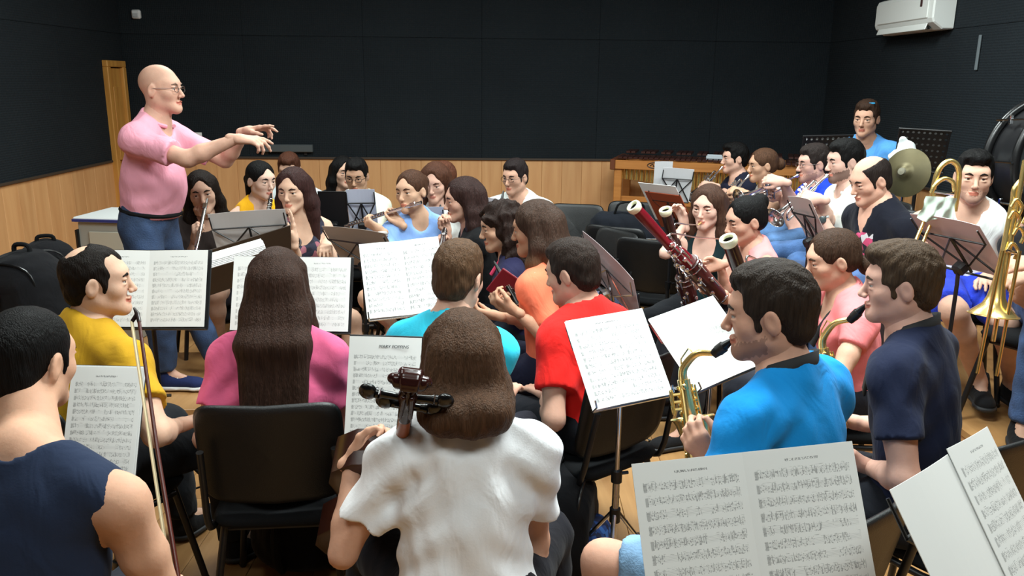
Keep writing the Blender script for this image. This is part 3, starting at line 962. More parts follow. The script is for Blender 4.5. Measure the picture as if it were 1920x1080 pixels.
        if style in ('long', 'curly', 'bob'):
            bk = -(Fw * .8)
            R3 = H
            for sg in (1, -1):
                a = Lp(sg * .062, -.005, .050); b = Lp(sg * .082, -.020, -.07)
                G.rc(a, b, .030 * hs, .032 * hs, .03)
                c_ = N + St * sg * (.095 if hl > .1 else .072) + Ft * (.045 if hl > .3 else .02) - T * .06
                if style != 'bob':
                    fr_ = .5 if sex == 'f' else .3
                    G.rc(b, c_ * .5 + b * .5, .032 * hs, .034 * hs, .03)
                    if len(hair) <= 4 or not hair[4]:
                        G.rc(c_ * .5 + b * .5, c_ + (-T * (hl - .25) if hl > .25 else 0 * T) + Ft * .035, .034, .018, .03)
            for x in (-.060, -.036, -.012, .012, .036, .060):
                a = Lp(x * .8, -.078, .02); b = Lp(x * 1.1, -.085, -.09)
                G.rc(a, b, .036 * hs, .040 * hs, .04)
                c_ = N - Ft * .085 + St * x * (1.35 if hl > .1 else 1.1) - T * (.03 if hl > .1 else -.045)
                e = N - Ft * .112 + St * x * (1.45 if hl > .1 else 1.1) - T * (hl - .10 + .022 * math.sin(x * 90 + 1) - 4.5 * x * x)
                if style != 'bob':
                    G.rc(b, c_, .038 * hs, .036, .04); G.rc(c_, e, .034, .016, .035)
        if style == 'tail':
            a = Lp(0, -.105, .02); b = a - H[:, 1] * .035 - U * .03; c_ = N - Ft * .10 - T * (hl - .15)
            G.rc(Lp(0, -.09, .02), b, .022, .026, .02); G.rc(b, c_, .026, .012, .02)
        if style == 'bun':
            q = hair[4] if len(hair) > 4 else (0, -.115, .045)
            G.el(Lp(*q), hr(.046, .040, .044), H, .012)
        amp = {'short': .0016, 'quiff': .002, 'balding': .001, 'thinning': .0014, 'buzz': .0006, 'curly': .007, 'long': .0022, 'tail': .0012, 'bun': .0018, 'bob': .002}[style]
        def hdisp(p):
            q = ((p - Hc) @ H)
            if style == 'curly':
                w_ = q + .012 * np.sin(q[..., [1, 2, 0]] * 60)
                return -amp * np.sin(w_[..., 0] * 95) * np.sin(w_[..., 1] * 95) - amp * .7 * np.sin(w_[..., 2] * 80 + w_[..., 0] * 50)
            ang = np.arctan2(q[..., 0], -q[..., 1] + .02)
            if style in ('long', 'bob', 'tail', 'bun'):
                return -amp * (np.sin(ang * 17 + 1.2 * np.sin(q[..., 2] * 9) + 1.1) * .35 + .35 * np.sin(ang * 43 + 1.5 * np.sin(q[..., 2] * 8)) + .3 * np.sin(ang * 91 + q[..., 2] * 6))
            return -amp * (np.sin(q[..., 0] * 150 + 3 * np.sin(q[..., 1] * 55)) * np.sin(q[..., 1] * 70 + q[..., 2] * 120) + .6 * np.sin(q[..., 0] * 260 + q[..., 1] * 90))
        v, f = polygonize(G, max(hres * 1.22, .0050), hdisp, clips)
        mesh_obj('hair', v, f, hm, root, True, None, base)
        if style in ('bun', 'tail'):
            q = (hair[4] if len(hair) > 4 else (0, -.115, .045)) if style == 'bun' else (0, -.118, .012)
            MB().torus(Lp(*q) + H[:, 1] * (.022 if style == 'bun' else 0), H[:, 1], .026, .006, 18, 6).build('hair_tie', BLACKCLOTH, root, True, base)
    # ---- shoes
    if shoes:
        for q in 'rl':
            add_shoe(root, base, an[q], math.atan2(fd[q][1], fd[q][0]), shoes[0], shoes[1], len(shoes) > 2)
    if glasses:
        g = MB()
        for sg in (1, -1):
            c = Lp(sg * .033, .098, -.003)
            pts = [c + H @ V(.021 * math.copysign(abs(math.cos(a)) ** .7, math.cos(a)), -.004 * abs(math.cos(a)), .014 * math.copysign(abs(math.sin(a)) ** .7, math.sin(a))) * hs for a in np.linspace(0, 2 * PI, 20, endpoint=False)]
            g.tube(pts, .0014 * hs, 6, closed=True)
            g.tube([Lp(sg * .054, .094, .002), Lp(sg * .074, .05, .004), Lp(sg * .080, -.01, .004), Lp(sg * .080, -.025, -.012)], .0014 * hs, 6)
        g.tube([Lp(-.012, .097, 0), Lp(0, .101, .004), Lp(.012, .097, 0)], .0014 * hs, 6)
        g.build('glasses', glasses, root, True, base)
    I = dict(root=root, base=base, Hc=Hc, H=H, Lp=Lp, N=N, T=T, Ft=Ft, St=St, sh=sh, el=el_, wr=wr, kn=kn, Pv=Pv, yaw=yaw, mouth=Lp(0, .100, -.068), seat=seat, nr=nr, Ls=Ls, hs=hs)
    if stand is None: CHAIRS.append((base + V(*(chairfix[:2] if chairfix else (0, 0)), 0), chairfix[2] if chairfix else yaw, label, seat, stool))
    return I
CHAIRS = []
def band(I, q, t, rgb, r=.034, wdt=.008, name='bracelet', m=None):
    c = lerp(I['wr'][q], I['el'][q], t); ax = nrm(I['el'][q] - I['wr'][q])
    MB().torus(c, ax, r, wdt, 24, 8).build(name, m or mat('band_%d' % rgb[0], rgb, .5), I['root'], True, I['base'])
    return c, ax
def neck_strap(I, rgb=(20, 20, 22), wd=.016):
    """a broad strap around the back of the neck that runs down the chest"""
    N, T, Ft, St = I['N'], I['T'], I['Ft'], I['St']; r = I['nr'] + .020
    vs = []; fs = []
    n = 30
    for i in range(n + 1):
        u = -1 + 2 * i / n
        a = u * math.radians(128)
        if abs(u) < .80:
            p = N + T * (.030 - .045 * (u / .8) ** 2 * .8) + St * math.sin(a) * r * 1.12 - Ft * (math.cos(a) * r) + Ft * .018
            nn = nrm(St * math.sin(a) - Ft * math.cos(a)); tt = T
        else:
            s_ = (abs(u) - .8) / .2
            a0 = math.copysign(.8 * math.radians(128), u)
            p0 = N + T * (-.006) + St * math.sin(a0) * r * 1.12 - Ft * (math.cos(a0) * r) + Ft * .018
            p1 = N - T * .20 + Ft * .150 + St * math.copysign(.012, u)
            p = lerp(p0, p1, s_) + Ft * .02 * math.sin(PI * s_)
            nn = nrm(Ft + St * math.copysign(.5, u)); tt = T if s_ < .3 else nrm(np.cross(nn, p1 - p0)) * math.copysign(1, u)
        wv = wd * (1.35 if abs(u) < .7 else .8)
        vs += [p + tt * wv + nn * .004, p - tt * wv + nn * .004, p - tt * wv - nn * .002, p + tt * wv - nn * .002]
    for i in range(n):
        for j in range(4):
            j2 = (j + 1) % 4
            fs.append((i * 4 + j, i * 4 + j2, (i + 1) * 4 + j2, (i + 1) * 4 + j))
    mesh_obj('neck_strap', vs, fs, mat('strap_%d' % rgb[0], rgb, .8), I['root'], True, None, I['base'])
# ------------------------------------------------------------------ sheet music and stands
def score_mat(name, w_, h_, n, seed, top=.13, title=True, tone=(236, 237, 235), ink=.75):
    m, nt, b = new_mat(name)
    b.inputs['Roughness'].default_value = 0.75; b.inputs['Specular IOR Level'].default_value = 0.2
    L = nt.links
    def M(op, a, c=None, d=None):
        nd = nt.nodes.new('ShaderNodeMath'); nd.operation = op
        for i, x in enumerate((a, c, d)):
            if x is None: continue
            if isinstance(x, (int, float)): nd.inputs[i].default_value = x
            else: L.new(x, nd.inputs[i])
        return nd.outputs[0]
    tc = nt.nodes.new('ShaderNodeTexCoord'); sx = nt.nodes.new('ShaderNodeSeparateXYZ'); L.new(tc.outputs['Object'], sx.inputs[0])
    u = M('MULTIPLY', sx.outputs[0], 1 / w_); v = M('MULTIPLY', sx.outputs[1], -1 / h_)
    def inside(x, a, c): return M('MULTIPLY', M('GREATER_THAN', x, a), M('LESS_THAN', x, c))
    t = M('MULTIPLY', M('SUBTRACT', v, top), n / (.95 - top))
    fr = M('FRACT', t); row = M('FLOOR', t)
    page = M('MULTIPLY', inside(v, top, .95), inside(u, .075, .935))
    st = inside(fr, .30, .70)
    ln = M('FRACT', M('MULTIPLY', M('SUBTRACT', fr, .30), 4 / .40 * 1.02))
    line = M('MULTIPLY', M('LESS_THAN', ln, .17), st)
    def noise(sc, vx, vy, off):
        cb = nt.nodes.new('ShaderNodeCombineXYZ')
        L.new(M('MULTIPLY', u, vx), cb.inputs[0]); L.new(M('ADD', M('MULTIPLY', row, 7.3), M('MULTIPLY', fr, vy)), cb.inputs[1]); cb.inputs[2].default_value = seed + off
        nz = nt.nodes.new('ShaderNodeTexNoise'); nz.inputs['Scale'].default_value = sc; nz.inputs['Detail'].default_value = 1.5
        L.new(cb.outputs[0], nz.inputs['Vector']); return nz.outputs[0]
    heads = M('MULTIPLY', M('GREATER_THAN', noise(1, 74, 7, 0), .585), inside(fr, .22, .80))
    stems = M('MULTIPLY', M('GREATER_THAN', noise(1, 95, .8, 5), .60), inside(fr, .12, .72))
    dens = M('GREATER_THAN', noise(1, 7, .1, 9), .40)
    beams = M('MULTIPLY', M('GREATER_THAN', noise(1, 14, 16, 3), .64), inside(fr, .06, .30))
    clef = M('MULTIPLY', inside(u, .08, .105), inside(fr, .2, .82))
    notes = M('MAXIMUM', M('MULTIPLY', M('MAXIMUM', M('MULTIPLY', heads, .72), M('MULTIPLY', stems, .6)), dens), M('MULTIPLY', beams, .6))
    mark = M('MAXIMUM', M('MAXIMUM', M('MULTIPLY', line, .55), notes), M('MULTIPLY', clef, .5))
    tot = M('MULTIPLY', mark, page)
    if title:
        cb = nt.nodes.new('ShaderNodeCombineXYZ'); L.new(M('MULTIPLY', u, 85), cb.inputs[0]); L.new(M('MULTIPLY', v, 70), cb.inputs[1]); cb.inputs[2].default_value = seed
        nz = nt.nodes.new('ShaderNodeTexNoise'); nz.inputs['Scale'].default_value = 1; L.new(cb.outputs[0], nz.inputs['Vector'])
        tt = M('MULTIPLY', M('GREATER_THAN', nz.outputs[0], .5), M('MULTIPLY', inside(v, top * .60, top * .60 + .016), inside(u, .36, .66)))
        tot = M('MAXIMUM', tot, M('MULTIPLY', tt, .8))
    geo = nt.nodes.new('ShaderNodeTexCoord'); nz2 = nt.nodes.new('ShaderNodeSeparateXYZ'); L.new(geo.outputs['Normal'], nz2.inputs[0])
    tot = M('MULTIPLY', M('MULTIPLY', tot, ink), M('GREATER_THAN', nz2.outputs[2], .5))
    mx = nt.nodes.new('ShaderNodeMix'); mx.data_type = 'RGBA'
    mx.inputs[6].default_value = lin(tone); mx.inputs[7].default_value = lin((38, 40, 46))
    L.new(tot, mx.inputs[0]); L.new(mx.outputs[2], b.inputs['Base Color'])
    tr = nt.nodes.new('ShaderNodeBsdfTranslucent'); L.new(mx.outputs[2], tr.inputs['Color'])
    ms = nt.nodes.new('ShaderNodeMixShader'); ms.inputs[0].default_value = 0.16
    out = nt.nodes['Material Output']
    L.new(b.outputs[0], ms.inputs[1]); L.new(tr.outputs[0], ms.inputs[2]); L.new(ms.outputs[0], out.inputs[0])
    return m

def pose_quad(q, w_, h_):
    """position and axes of a w x h sheet whose corners (top left, top right, bottom right, bottom left) are seen at q"""
    src = [(0, 0), (w_, 0), (w_, h_), (0, h_)]
    A = []
    for (X, Y), (px, py) in zip(src, q):
        x, y = (px - 960) / FPX, (py - 540) / FPX
        A.append([X, Y, 1, 0, 0, 0, -x * X, -x * Y, -x]); A.append([0, 0, 0, X, Y, 1, -y * X, -y * Y, -y])
    Hm = np.linalg.svd(np.array(A))[2][-1].reshape(3, 3)
    if Hm[2, 2] < 0: Hm = -Hm
    l = 2 / (np.linalg.norm(Hm[:, 0]) + np.linalg.norm(Hm[:, 1]))
    a, b, t = Hm[:, 0] * l, Hm[:, 1] * l, Hm[:, 2] * l
    u_, _, vt = np.linalg.svd(np.stack([a, b, np.cross(a, b)], 1))
    R = u_ @ vt
    C = RCN @ np.diag([1, -1, -1])
    # keep the middle of the sheet on its ray
    return CAM + C @ t, C @ R[:, 0], C @ R[:, 1]

def pose_tilt(tl, tr, Yl, Yr, tilt):
    """a sheet by its upper edge and how far it leans back"""
    a, b = P(*tl, Yl), P(*tr, Yr)
    r = nrm(b - a); d0 = V(0, 0, -1); d0 = nrm(d0 - np.dot(d0, r) * r)
    n0 = np.cross(d0, r)
    if np.dot(n0, CAM - a) < 0: n0 = -n0
    t = math.radians(tilt)
    return a, r, nrm(math.cos(t) * d0 + math.sin(t) * n0), np.linalg.norm(b - a)

def sheet(label, O, r, d, w_, h_, pages=1, n=10, seed=1.0, back=False, under=0, curl=.004, ink=.75, tone=(236, 237, 235), title=True, top=.13, group=None):
    """paper from its upper left corner O, along r and down d; front towards the camera unless back"""
    z = np.cross(r, -d)              # out of the face that shows r to the right and d down
    Rm = np.stack([r, -d, z], 1)
    root = empty('sheet_music', O, label, 'sheet music', group)
    root.matrix_world = Matrix.Translation(Vector(O)) @ Matrix(Rm.tolist()).to_4x4()
    pw = w_ / pages
    for k in range(pages):
        nx = 8; vs = []; fs = []
        for i in range(nx + 1):
            x = pw * i / nx; e = (i / nx if (pages == 2 and k == 1) else 1 - i / nx) if pages == 2 else 0
            zz = curl * math.sin(PI * i / nx) * 1.5 + (.010 * e ** 2 if pages == 2 else 0)
            for y in (0, -h_): vs += [(x, y, zz + .0015), (x, y, zz)]
        for i in range(nx):
            a = i * 4; b = a + 4
            fs += [(a, a + 2, b + 2, b), (a + 1, b + 1, b + 3, a + 3), (a, b, b + 1, a + 1), (a + 2, a + 3, b + 3, b + 2)]
        fs += [(0, 1, 3, 2), (nx * 4, nx * 4 + 2, nx * 4 + 3, nx * 4 + 1)]
        m = score_mat('score_%s_%d' % (seed, k), pw, h_, n, seed * 3.7 + k, top, title, tone, ink)
        p = mesh_obj('page', vs, fs, m, root, False)
        if back:
            p.matrix_local = Matrix.Translation((pw * (k + 1), 0, 0)) @ Matrix.Rotation(PI, 4, 'Y')
        else:
            p.location = (pw * k, 0, 0)
    for k in range(under):
        MB().box((w_ / 2 + .006 * (k + 1) * (-1) ** k, -h_ / 2 + .004 * (k + 1), -.0022 * (k + 1)), (w_, h_, .0012), None).build('loose_page', PAPER, root, False)
    return root

STANDN = [0]
def stand(label, O, r, d, w_, h_, kind='wire', metal=None, post=None, foot=None, legrot=0.3, lip=.035):
    """a music stand under a sheet: wire desk or solid desk, post and three legs down to the floor"""
    metal = metal or BLACK
    z = np.cross(r, -d)
    if np.dot(z, V(0, 0, 1)) < 0: z = -z         # the side the paper lies on looks upwards
    o = O - z * .012
    c = o + r * w_ / 2 + d * h_ * .78
    ft = V(c[0], c[1], 0) - V(*(nrm(V(z[0], z[1], 0))[:2] * .03), 0)
    if foot is not None: ft = V(foot[0], foot[1], 0)
    gz = ground_at(ft[0], ft[1]); ft = V(ft[0], ft[1], gz)
    root = empty('music_stand', ft, label, 'music stand')
    off = ft
    Rm = np.stack([r, -d, np.cross(r, -d)], 1)
    dk = MB()
    bl = o + d * (h_ + .006)
    if kind == 'wire':
        rr = .0045
        mw = w_ * .96
        L, Rr = r * (w_ * .5 - mw / 2), r * (w_ * .5 + mw / 2)
        hub = o + r * w_ / 2 + d * h_ * .86; hub2 = o + r * w_ / 2 + d * h_ * .30
        for e in (L, Rr):
            dk.tube([hub, o + e + d * h_ * .30], rr, 6); dk.tube([hub2, o + e + d * h_ * .98], rr, 6)
            dk.tube([o + e + d * h_ * .30, o + e + d * h_ * .05], rr * .8, 6)
        dk.tube([o + L + d * h_ * .30, o + Rr + d * h_ * .30], rr, 6)
        dk.tube([o + L + d * h_ * 1.0, o + Rr + d * h_ * 1.0], rr * 1.2, 6)
        dk.tube([hub2, hub + d * h_ * .1], rr * 1.4, 6)
        dk.build('desk', metal, root, True, off)
        for e in (L, Rr): MB().tube([o + e + d * h_, o + e + d * h_ + z * .04, o + e + d * h_ * .93 + z * .045], rr * .8, 6).build('lip', metal, root, True, off)
    elif kind == 'solid':
        dk.box(o + r * w_ / 2 + d * h_ * .5 - z * .004, (w_ * 1.03, h_ * 1.04, .005), Rm, 0, .002)
        dk.build('desk', metal, root, False, off)
        MB().box(o + r * w_ / 2 + d * (h_ * 1.02 + .003) + z * lip * .5, (w_ * 1.03, .005, lip), Rm, 0, .0015).build('ledge', metal, root, False, off)
    top = c - z * .034
    kz = top[2]
    MB().box(top, (.05, .05, .05), Rm, 0, .01).build('clamp', metal, root, False, off)
    p1 = V(ft[0], ft[1], gz + (kz - gz) * .62)
    MB().tube([top - z * .01, V(ft[0], ft[1], kz - .07), p1], .0085, 10).build('inner_post', metal, root, True, off)
    MB().tube([V(ft[0], ft[1], gz + .10), p1], .0125, 10).build('post', metal, root, True, off)
    MB().tube([p1 - V(0, 0, .03), p1 + V(0, 0, .012)], .019, 10).tube([p1, p1 + V(.04, .01, 0)], .006, 6).build('knob', BLACKPLASTIC, root, True, off)
    for i in range(3):
        a = legrot + i * 2 * PI / 3
        q = V(math.cos(a), math.sin(a), 0)
        g = MB(); g.tube([ft + V(0, 0, .36) + q * .014, ft + q * .27 + V(0, 0, .012)], .007, 8)
        g.tube([ft + V(0, 0, .13) + q * .012, ft + q * .155 + V(0, 0, .165)], .004, 6)
        lg = g.build('leg', metal, root, True, off)
        MB().ball(ft + q * .272 + V(0, 0, .012), .0115, 8).build('rubber_foot', BLACKPLASTIC, lg, True, off)
    MB().tube([ft + V(0, 0, .33), ft + V(0, 0, .38)], .019, 10).build('leg_collar', BLACKPLASTIC, root, True, off)
    return root

# ------------------------------------------------------------------ chairs
def pad(wd, h, t, rr=.3, bend=0.0, n=40):
    """a padded rounded rectangle in x-y, thickness along z, bent about y"""
    out = []
    for i in range(n):
        a = 2 * PI * i / n
        e = rr
        x = math.copysign(abs(math.cos(a)) ** e, math.cos(a)) * wd / 2; y = math.copysign(abs(math.sin(a)) ** e, math.sin(a)) * h / 2
        out.append((x, y))
    vs = []; fs = []
    rings = [(0.001, .5), (.5, .5), (.85, .46), (.96, .33), (1.0, 0), (.96, -.33), (.85, -.46), (.5, -.5), (.001, -.5)]
    for s, z in rings:
        for x, y in out: vs.append((x * s, y * s, z * t + bend * ((x * s) / (wd / 2)) ** 2))
    for k in range(len(rings) - 1):
        for i in range(n):
            i2 = (i + 1) % n; fs.append((k * n + i, (k + 1) * n + i, (k + 1) * n + i2, k * n + i2))
    return vs, fs
def xf(vs, R, t):
    R = np.asarray(R); return [R @ np.asarray(v) + np.asarray(t) for v in vs]
chair_proto = None
BACKP = mat('black_chair_plastic', (12, 13, 14), .45, bump=.15, bscale=260)
def chair(x, y, yaw, label, group='black rehearsal chairs', seat=0.46):
    global chair_proto
    if chair_proto is None:
        r = empty('chair', (0, 0, 0), label, 'chair', group)
        vs, fs = pad(.44, .42, .05, .35)
        mesh_obj('seat', xf(vs, I3, (0, 0, .425)), fs, BLACKCLOTH, r)
        Rb = np.array(Matrix.Rotation(math.radians(-102), 3, 'Y') @ Matrix.Rotation(math.radians(-90), 3, 'Z'))
        vs, fs = pad(.45, .37, .028, .30, .035)
        Rb = np.stack([V(0, 1, 0), nrm(V(-.20, 0, 1)), nrm(V(1, 0, .20))], 1)
        mesh_obj('backrest', xf(vs, Rb, (-.235, 0, .665)), fs, BACKP, r)
        for sx in (1, -1):
            for sy in (1, -1):
                MB().tube([(sx * .16, sy * .17, .40), (sx * .235 - .01, sy * .22, .012)], .0125, 10).ball((sx * .235 - .01, sy * .22, .013), .0155, 8).build('leg', BLACK, r)
        for sy in (1, -1):
            MB().tube(arc([(.14, sy * .20, .395), (-.15, sy * .205, .395), (-.205, sy * .21, .44), (-.235, sy * .205, .56), (-.265, sy * .20, .70)], 14), .0115, 10).build('back_frame', BLACK, r)
        for bx in (-.16, .15): MB().tube([(bx, -.17, .385), (bx, .17, .385)], .010, 8).build('cross_bar', BLACK, r)
        chair_proto = r
    else:
        r = chair_proto.copy(); COL.objects.link(r)
        for ch in list(chair_proto.children):
            c = ch.copy(); COL.objects.link(c); c.parent = r
        r['label'] = label
        r['group'] = group
    r.location = (x, y, seat - .46); r.rotation_euler = (0, 0, math.radians(yaw))
    return r

# ------------------------------------------------------------------ wind instruments
def clarinet(label, a, b, m=None, name='clarinet', cat='clarinet'):
    """from the mouthpiece tip a to the bell rim b"""
    a, b = np.asarray(a, float), np.asarray(b, float)
    ax = nrm(b - a); L = np.linalg.norm(b - a); x, y, _ = frame_of(ax)
    up = -nrm(V(0, 0, 1) - ax[2] * ax) * -1
    root = empty(name, a, label, cat)
    body = m or mat('grenadilla', (24, 20, 19), .3)
    MB().lathe(a, ax, [(0, .002), (.0, .005), (.06, .011), (.085, .0125), (.085, 0)], 12).build('mouthpiece', BLACKPLASTIC, root, True, a)
    MB().lathe(a, ax, [(.085, .0), (.085, .0135), (.13, .0140), (.135, .0125), (L - .12, .0135), (L - .06, .018), (L, .032), (L - .002, .028), (L - .07, .012)], 16).build('body', body, root, True, a)
    for t in (.086, .135, .36 * L, .55 * L, L - .125, L - .004):
        MB().torus(a + ax * t, ax, .0142 if t < L - .01 else .032, .0028, 18, 6).build('ring', SILVER, root, True, a)
    for i in range(9):
        t = .17 + (L - .32) * i / 8
        k = MB(); c = a + ax * t + up * .0165
        k.lathe(c, up, [(0, 0), (0, .0075), (.003, .0075), (.003, 0)], 10); k.tube([c + x * .012, c - x * .012], .0018, 5)
        k.build('key', SILVER, root, True, a)
    MB().tube([a + ax * .2 + x * .015, a + ax * (L - .15) + x * .015], .002, 6).build('rod', SILVER, root, True, a)
    return root
def flute(label, a, b, up=(0, 0, 1)):
    """from the crown beyond the lips a to the foot b"""
    a, b = np.asarray(a, float), np.asarray(b, float)
    ax = nrm(b - a); L = np.linalg.norm(b - a)
    up = nrm(np.asarray(up, float) - np.dot(up, ax) * ax); sd = np.cross(ax, up)
    root = empty('flute', a, label, 'flute')
    MB().lathe(a, ax, [(0, 0), (0, .0095), (.01, .0100), (.2, .0100), (.2, .0112), (.23, .0112), (.23, .0)], 14).build('head_joint', SILVER, root, True, a)
    MB().lathe(a, ax, [(.23, 0), (.23, .0100), (L - .12, .0100), (L - .12, .011), (L - .1, .011), (L - .1, .0098), (L, .0098), (L, 0)], 14).build('body', SILVER, root, True, a)
    MB().box(a + ax * .055 + up * .010, (.036, .024, .005), np.stack([ax, sd, up], 1), 0, .002).build('lip_plate', SILVER, root, True, a)
    for i in range(14):
        t = .25 + (L - .29) * i / 13
        c = a + ax * t + up * .011
        MB().lathe(c, up, [(0, 0), (0, .008), (.004, .008), (.004, .005), (.003, 0)], 12).build('key', SILVER, root, True, a)
    MB().tube([a + ax * .25 + sd * .011 + up * .006, a + ax * (L - .03) + sd * .011 + up * .006], .0026, 6).build('rod', SILVER, root, True, a)
    return root
def trumpet(label, a, b, up=(0, 0, 1), m=None, k=1.0):
    """from the mouthpiece a to the bell rim b"""
    m = m or SILVER
    a, b = np.asarray(a, float), np.asarray(b, float)
    ax = nrm(b - a); L = np.linalg.norm(b - a)
    up = nrm(np.asarray(up, float) - np.dot(up, ax) * ax); sd = np.cross(ax, up)
    root = empty('trumpet', a, label, 'trumpet')
    Q = lambda t, s=0, u=0: a + ax * t * L + sd * s + up * u
    o1, o2 = -.016, .016
    MB().lathe(a, ax, [(0, .006), (.0, .0135), (.012, .0125), (.024, .006), (.075, .0058), (.08, .0075)], 14).build('mouthpiece', m, root, True, a)
    MB().tube([Q(.15), Q(.78)], .0064, 10).build('lead_pipe', m, root, True, a)
    MB().tube(arc([Q(.74), Q(.82), Q(.85, 0, -.018), Q(.85, 0, -.04), Q(.82, 0, -.058), Q(.74, 0, -.058), Q(.62, 0, -.058)], 24), .0066, 10).build('tuning_slide', m, root, True, a)
    prof = [(0, .006), (.10 * L, .0065), (.40 * L, .0085), (.58 * L, .012), (.68 * L, .018), (.75 * L, .028), (.79 * L, .042), (.81 * L, .059), (.807 * L, .0605), (.79 * L, .044), (.74 * L, .026), (.6 * L, .010)]
    MB().lathe(Q(.19, o2 * 2), ax, prof, 28).build('bell', m, root, True, a)
    MB().torus(Q(.19 + .81, o2 * 2), ax, .0598, .0018, 30, 6).build('bell_rim', m, root, True, a)
    MB().tube(arc([Q(.24, o2 * 2), Q(.17, o2 * 2), Q(.135, o2 * 2, -.02), Q(.135, o2 * 2, -.045), Q(.17, o2 * 2, -.062), Q(.24, o2 * 2, -.062), Q(.42, o2, -.062)], 24), .0064, 10).build('rear_bow', m, root, True, a)
    for i in range(3):
        t = .42 + .062 * i
        MB().tube([Q(t, o2, -.10), Q(t, o2, .028)], .0088, 12).tube([Q(t, o2, -.108), Q(t, o2, -.1)], .007, 10).tube([Q(t, o2, .028), Q(t, o2, .055)], .003, 6).tube([Q(t, o2, .055), Q(t, o2, .06)], .0085, 12).build('valve', m, root, True, a)
    MB().tube(arc([Q(.54, o2, -.03), Q(.66, o2, -.03), Q(.70, o2, -.045), Q(.66, o2, -.065), Q(.54, o2, -.065)], 16), .006, 8).build('valve_slide', m, root, True, a)
    return root
def saxophone(label, mo, T, D, fw, right=None, k=1.0):
    """mouthpiece tip mo, top of the body T, lowest point D, fw = towards the bell side"""
    mo, T, D = (np.asarray(q, float) for q in (mo, T, D))
    ax = nrm(D - T); L = np.linalg.norm(D - T)
    fw = nrm(np.asarray(fw, float) - np.dot(fw, ax) * ax); sd = np.cross(ax, fw)
    root = empty('saxophone', T, label, 'saxophone')
    md = nrm(T - mo)
    m1 = mo + (T - mo) * .38
    MB().tube([mo, mo + (m1 - mo) * .35, mo + (m1 - mo) * .8, m1], [.006 * k, .013 * k, .0155 * k, .0135 * k], 12).build('mouthpiece', BLACKPLASTIC, root, True, T)
    MB().tube([lerp(mo, m1, .45), lerp(mo, m1, .75)], .0172 * k, 14).build('ligature', mat('black_ligature', (30, 28, 26), .4), root, True, T)
    neck = arc([m1 - (m1 - mo) * .1, lerp(m1, T, .45) - ax * .035 * k, lerp(m1, T, .85) - ax * .03 * k, T - ax * .01, T + ax * .03], 18)
    MB().tube(neck, [lerp(.0095, .0145, i / 18) * k for i in range(19)], 14).build('neck', BRASS, root, True, T)
    MB().tube([neck[6] - ax * .012, neck[7] - ax * .028, neck[12] - ax * .030, neck[14] - ax * .014], .0022, 6).build('octave_key', BRASS, root, True, T)
    MB().tube([T + ax * .005, T + ax * .03], .019 * k, 16).tube([T + ax * .018, T + ax * .018 - fw * .04], .004, 8).ball(T + ax * .018 - fw * .04, .008, 8).build('neck_clamp', BRASS, root, True, T)
    bd = [T + ax * L * t for t in np.linspace(.02, .88, 10)]
    bow = arc([T + ax * L * .88, T + ax * L * .97 + fw * .012, T + ax * L * 1.02 + fw * .045, T + ax * L * .98 + fw * .085, T + ax * L * .88 + fw * .10], 14)
    bel = [T + ax * L * t + fw * (.10 + .04 * (.88 - t)) for t in (.88, .75, .62, .52, .46)]
    MB().tube(bd, [lerp(.015, .030, i / 9) * k for i in range(10)], 18).build('body', BRASS, root, True, T)
    MB().tube(bow, [lerp(.030, .037, i / 14) * k for i in range(15)], 18).build('bow', BRASS, root, True, T)
    MB().tube(bel, [r * k for r in (.037, .042, .048, .056, .066)], 22, cap=False).build('bell', BRASS, root, True, T)
    MB().torus(bel[-1], bel[-1] - bel[-2], .066 * k, .004, 28, 6).build('bell_rim', BRASS, root, True, T)
    for j, ang in enumerate((0.2, 1.15, -0.9)):
        dr = nrm(fw * math.cos(ang) + sd * math.sin(ang))
        for i in range(9 if j else 10):
            t = .10 + .82 * (i + .5 * (j % 2)) / 10
            r = lerp(.015, .030, t) * k; c = T + ax * L * t + dr * (r + .004)
            kr = (.0095 + .010 * t) * k * (1 if j == 0 else .72)
            MB().lathe(c, dr, [(0, 0), (0, kr), (.005, kr), (.008, kr * .7), (.007, 0)], 14).build('key', BRASS, root, True, T)
        r = .024 * k
        MB().tube([T + ax * L * .08 + nrm(dr + sd * .7) * (lerp(.015, .03, .08) * k + .012), T + ax * L * .9 + nrm(dr + sd * .7) * (.030 * k + .012)], .003, 6).build('rod', BRASS, root, True, T)
    for i, t in enumerate((.15, .22, .29)):
        c = T + ax * L * t - sd * (.018 + .012 * t + .018)
        MB().tube([T + ax * L * t, c], .004, 6).box(c, (.018, .01, .03), np.stack([fw, sd, ax], 1), 0, .004).build('palm_key', BRASS, root, True, T)
    for i, t in enumerate((.55, .68, .8)):
        c = T + ax * L * t + fw * .128
        MB().lathe(c + fw * .03, fw, [(0, 0), (0, .020), (.005, .020), (.006, 0)], 14).build('bell_key', BRASS, root, True, T)
    return root
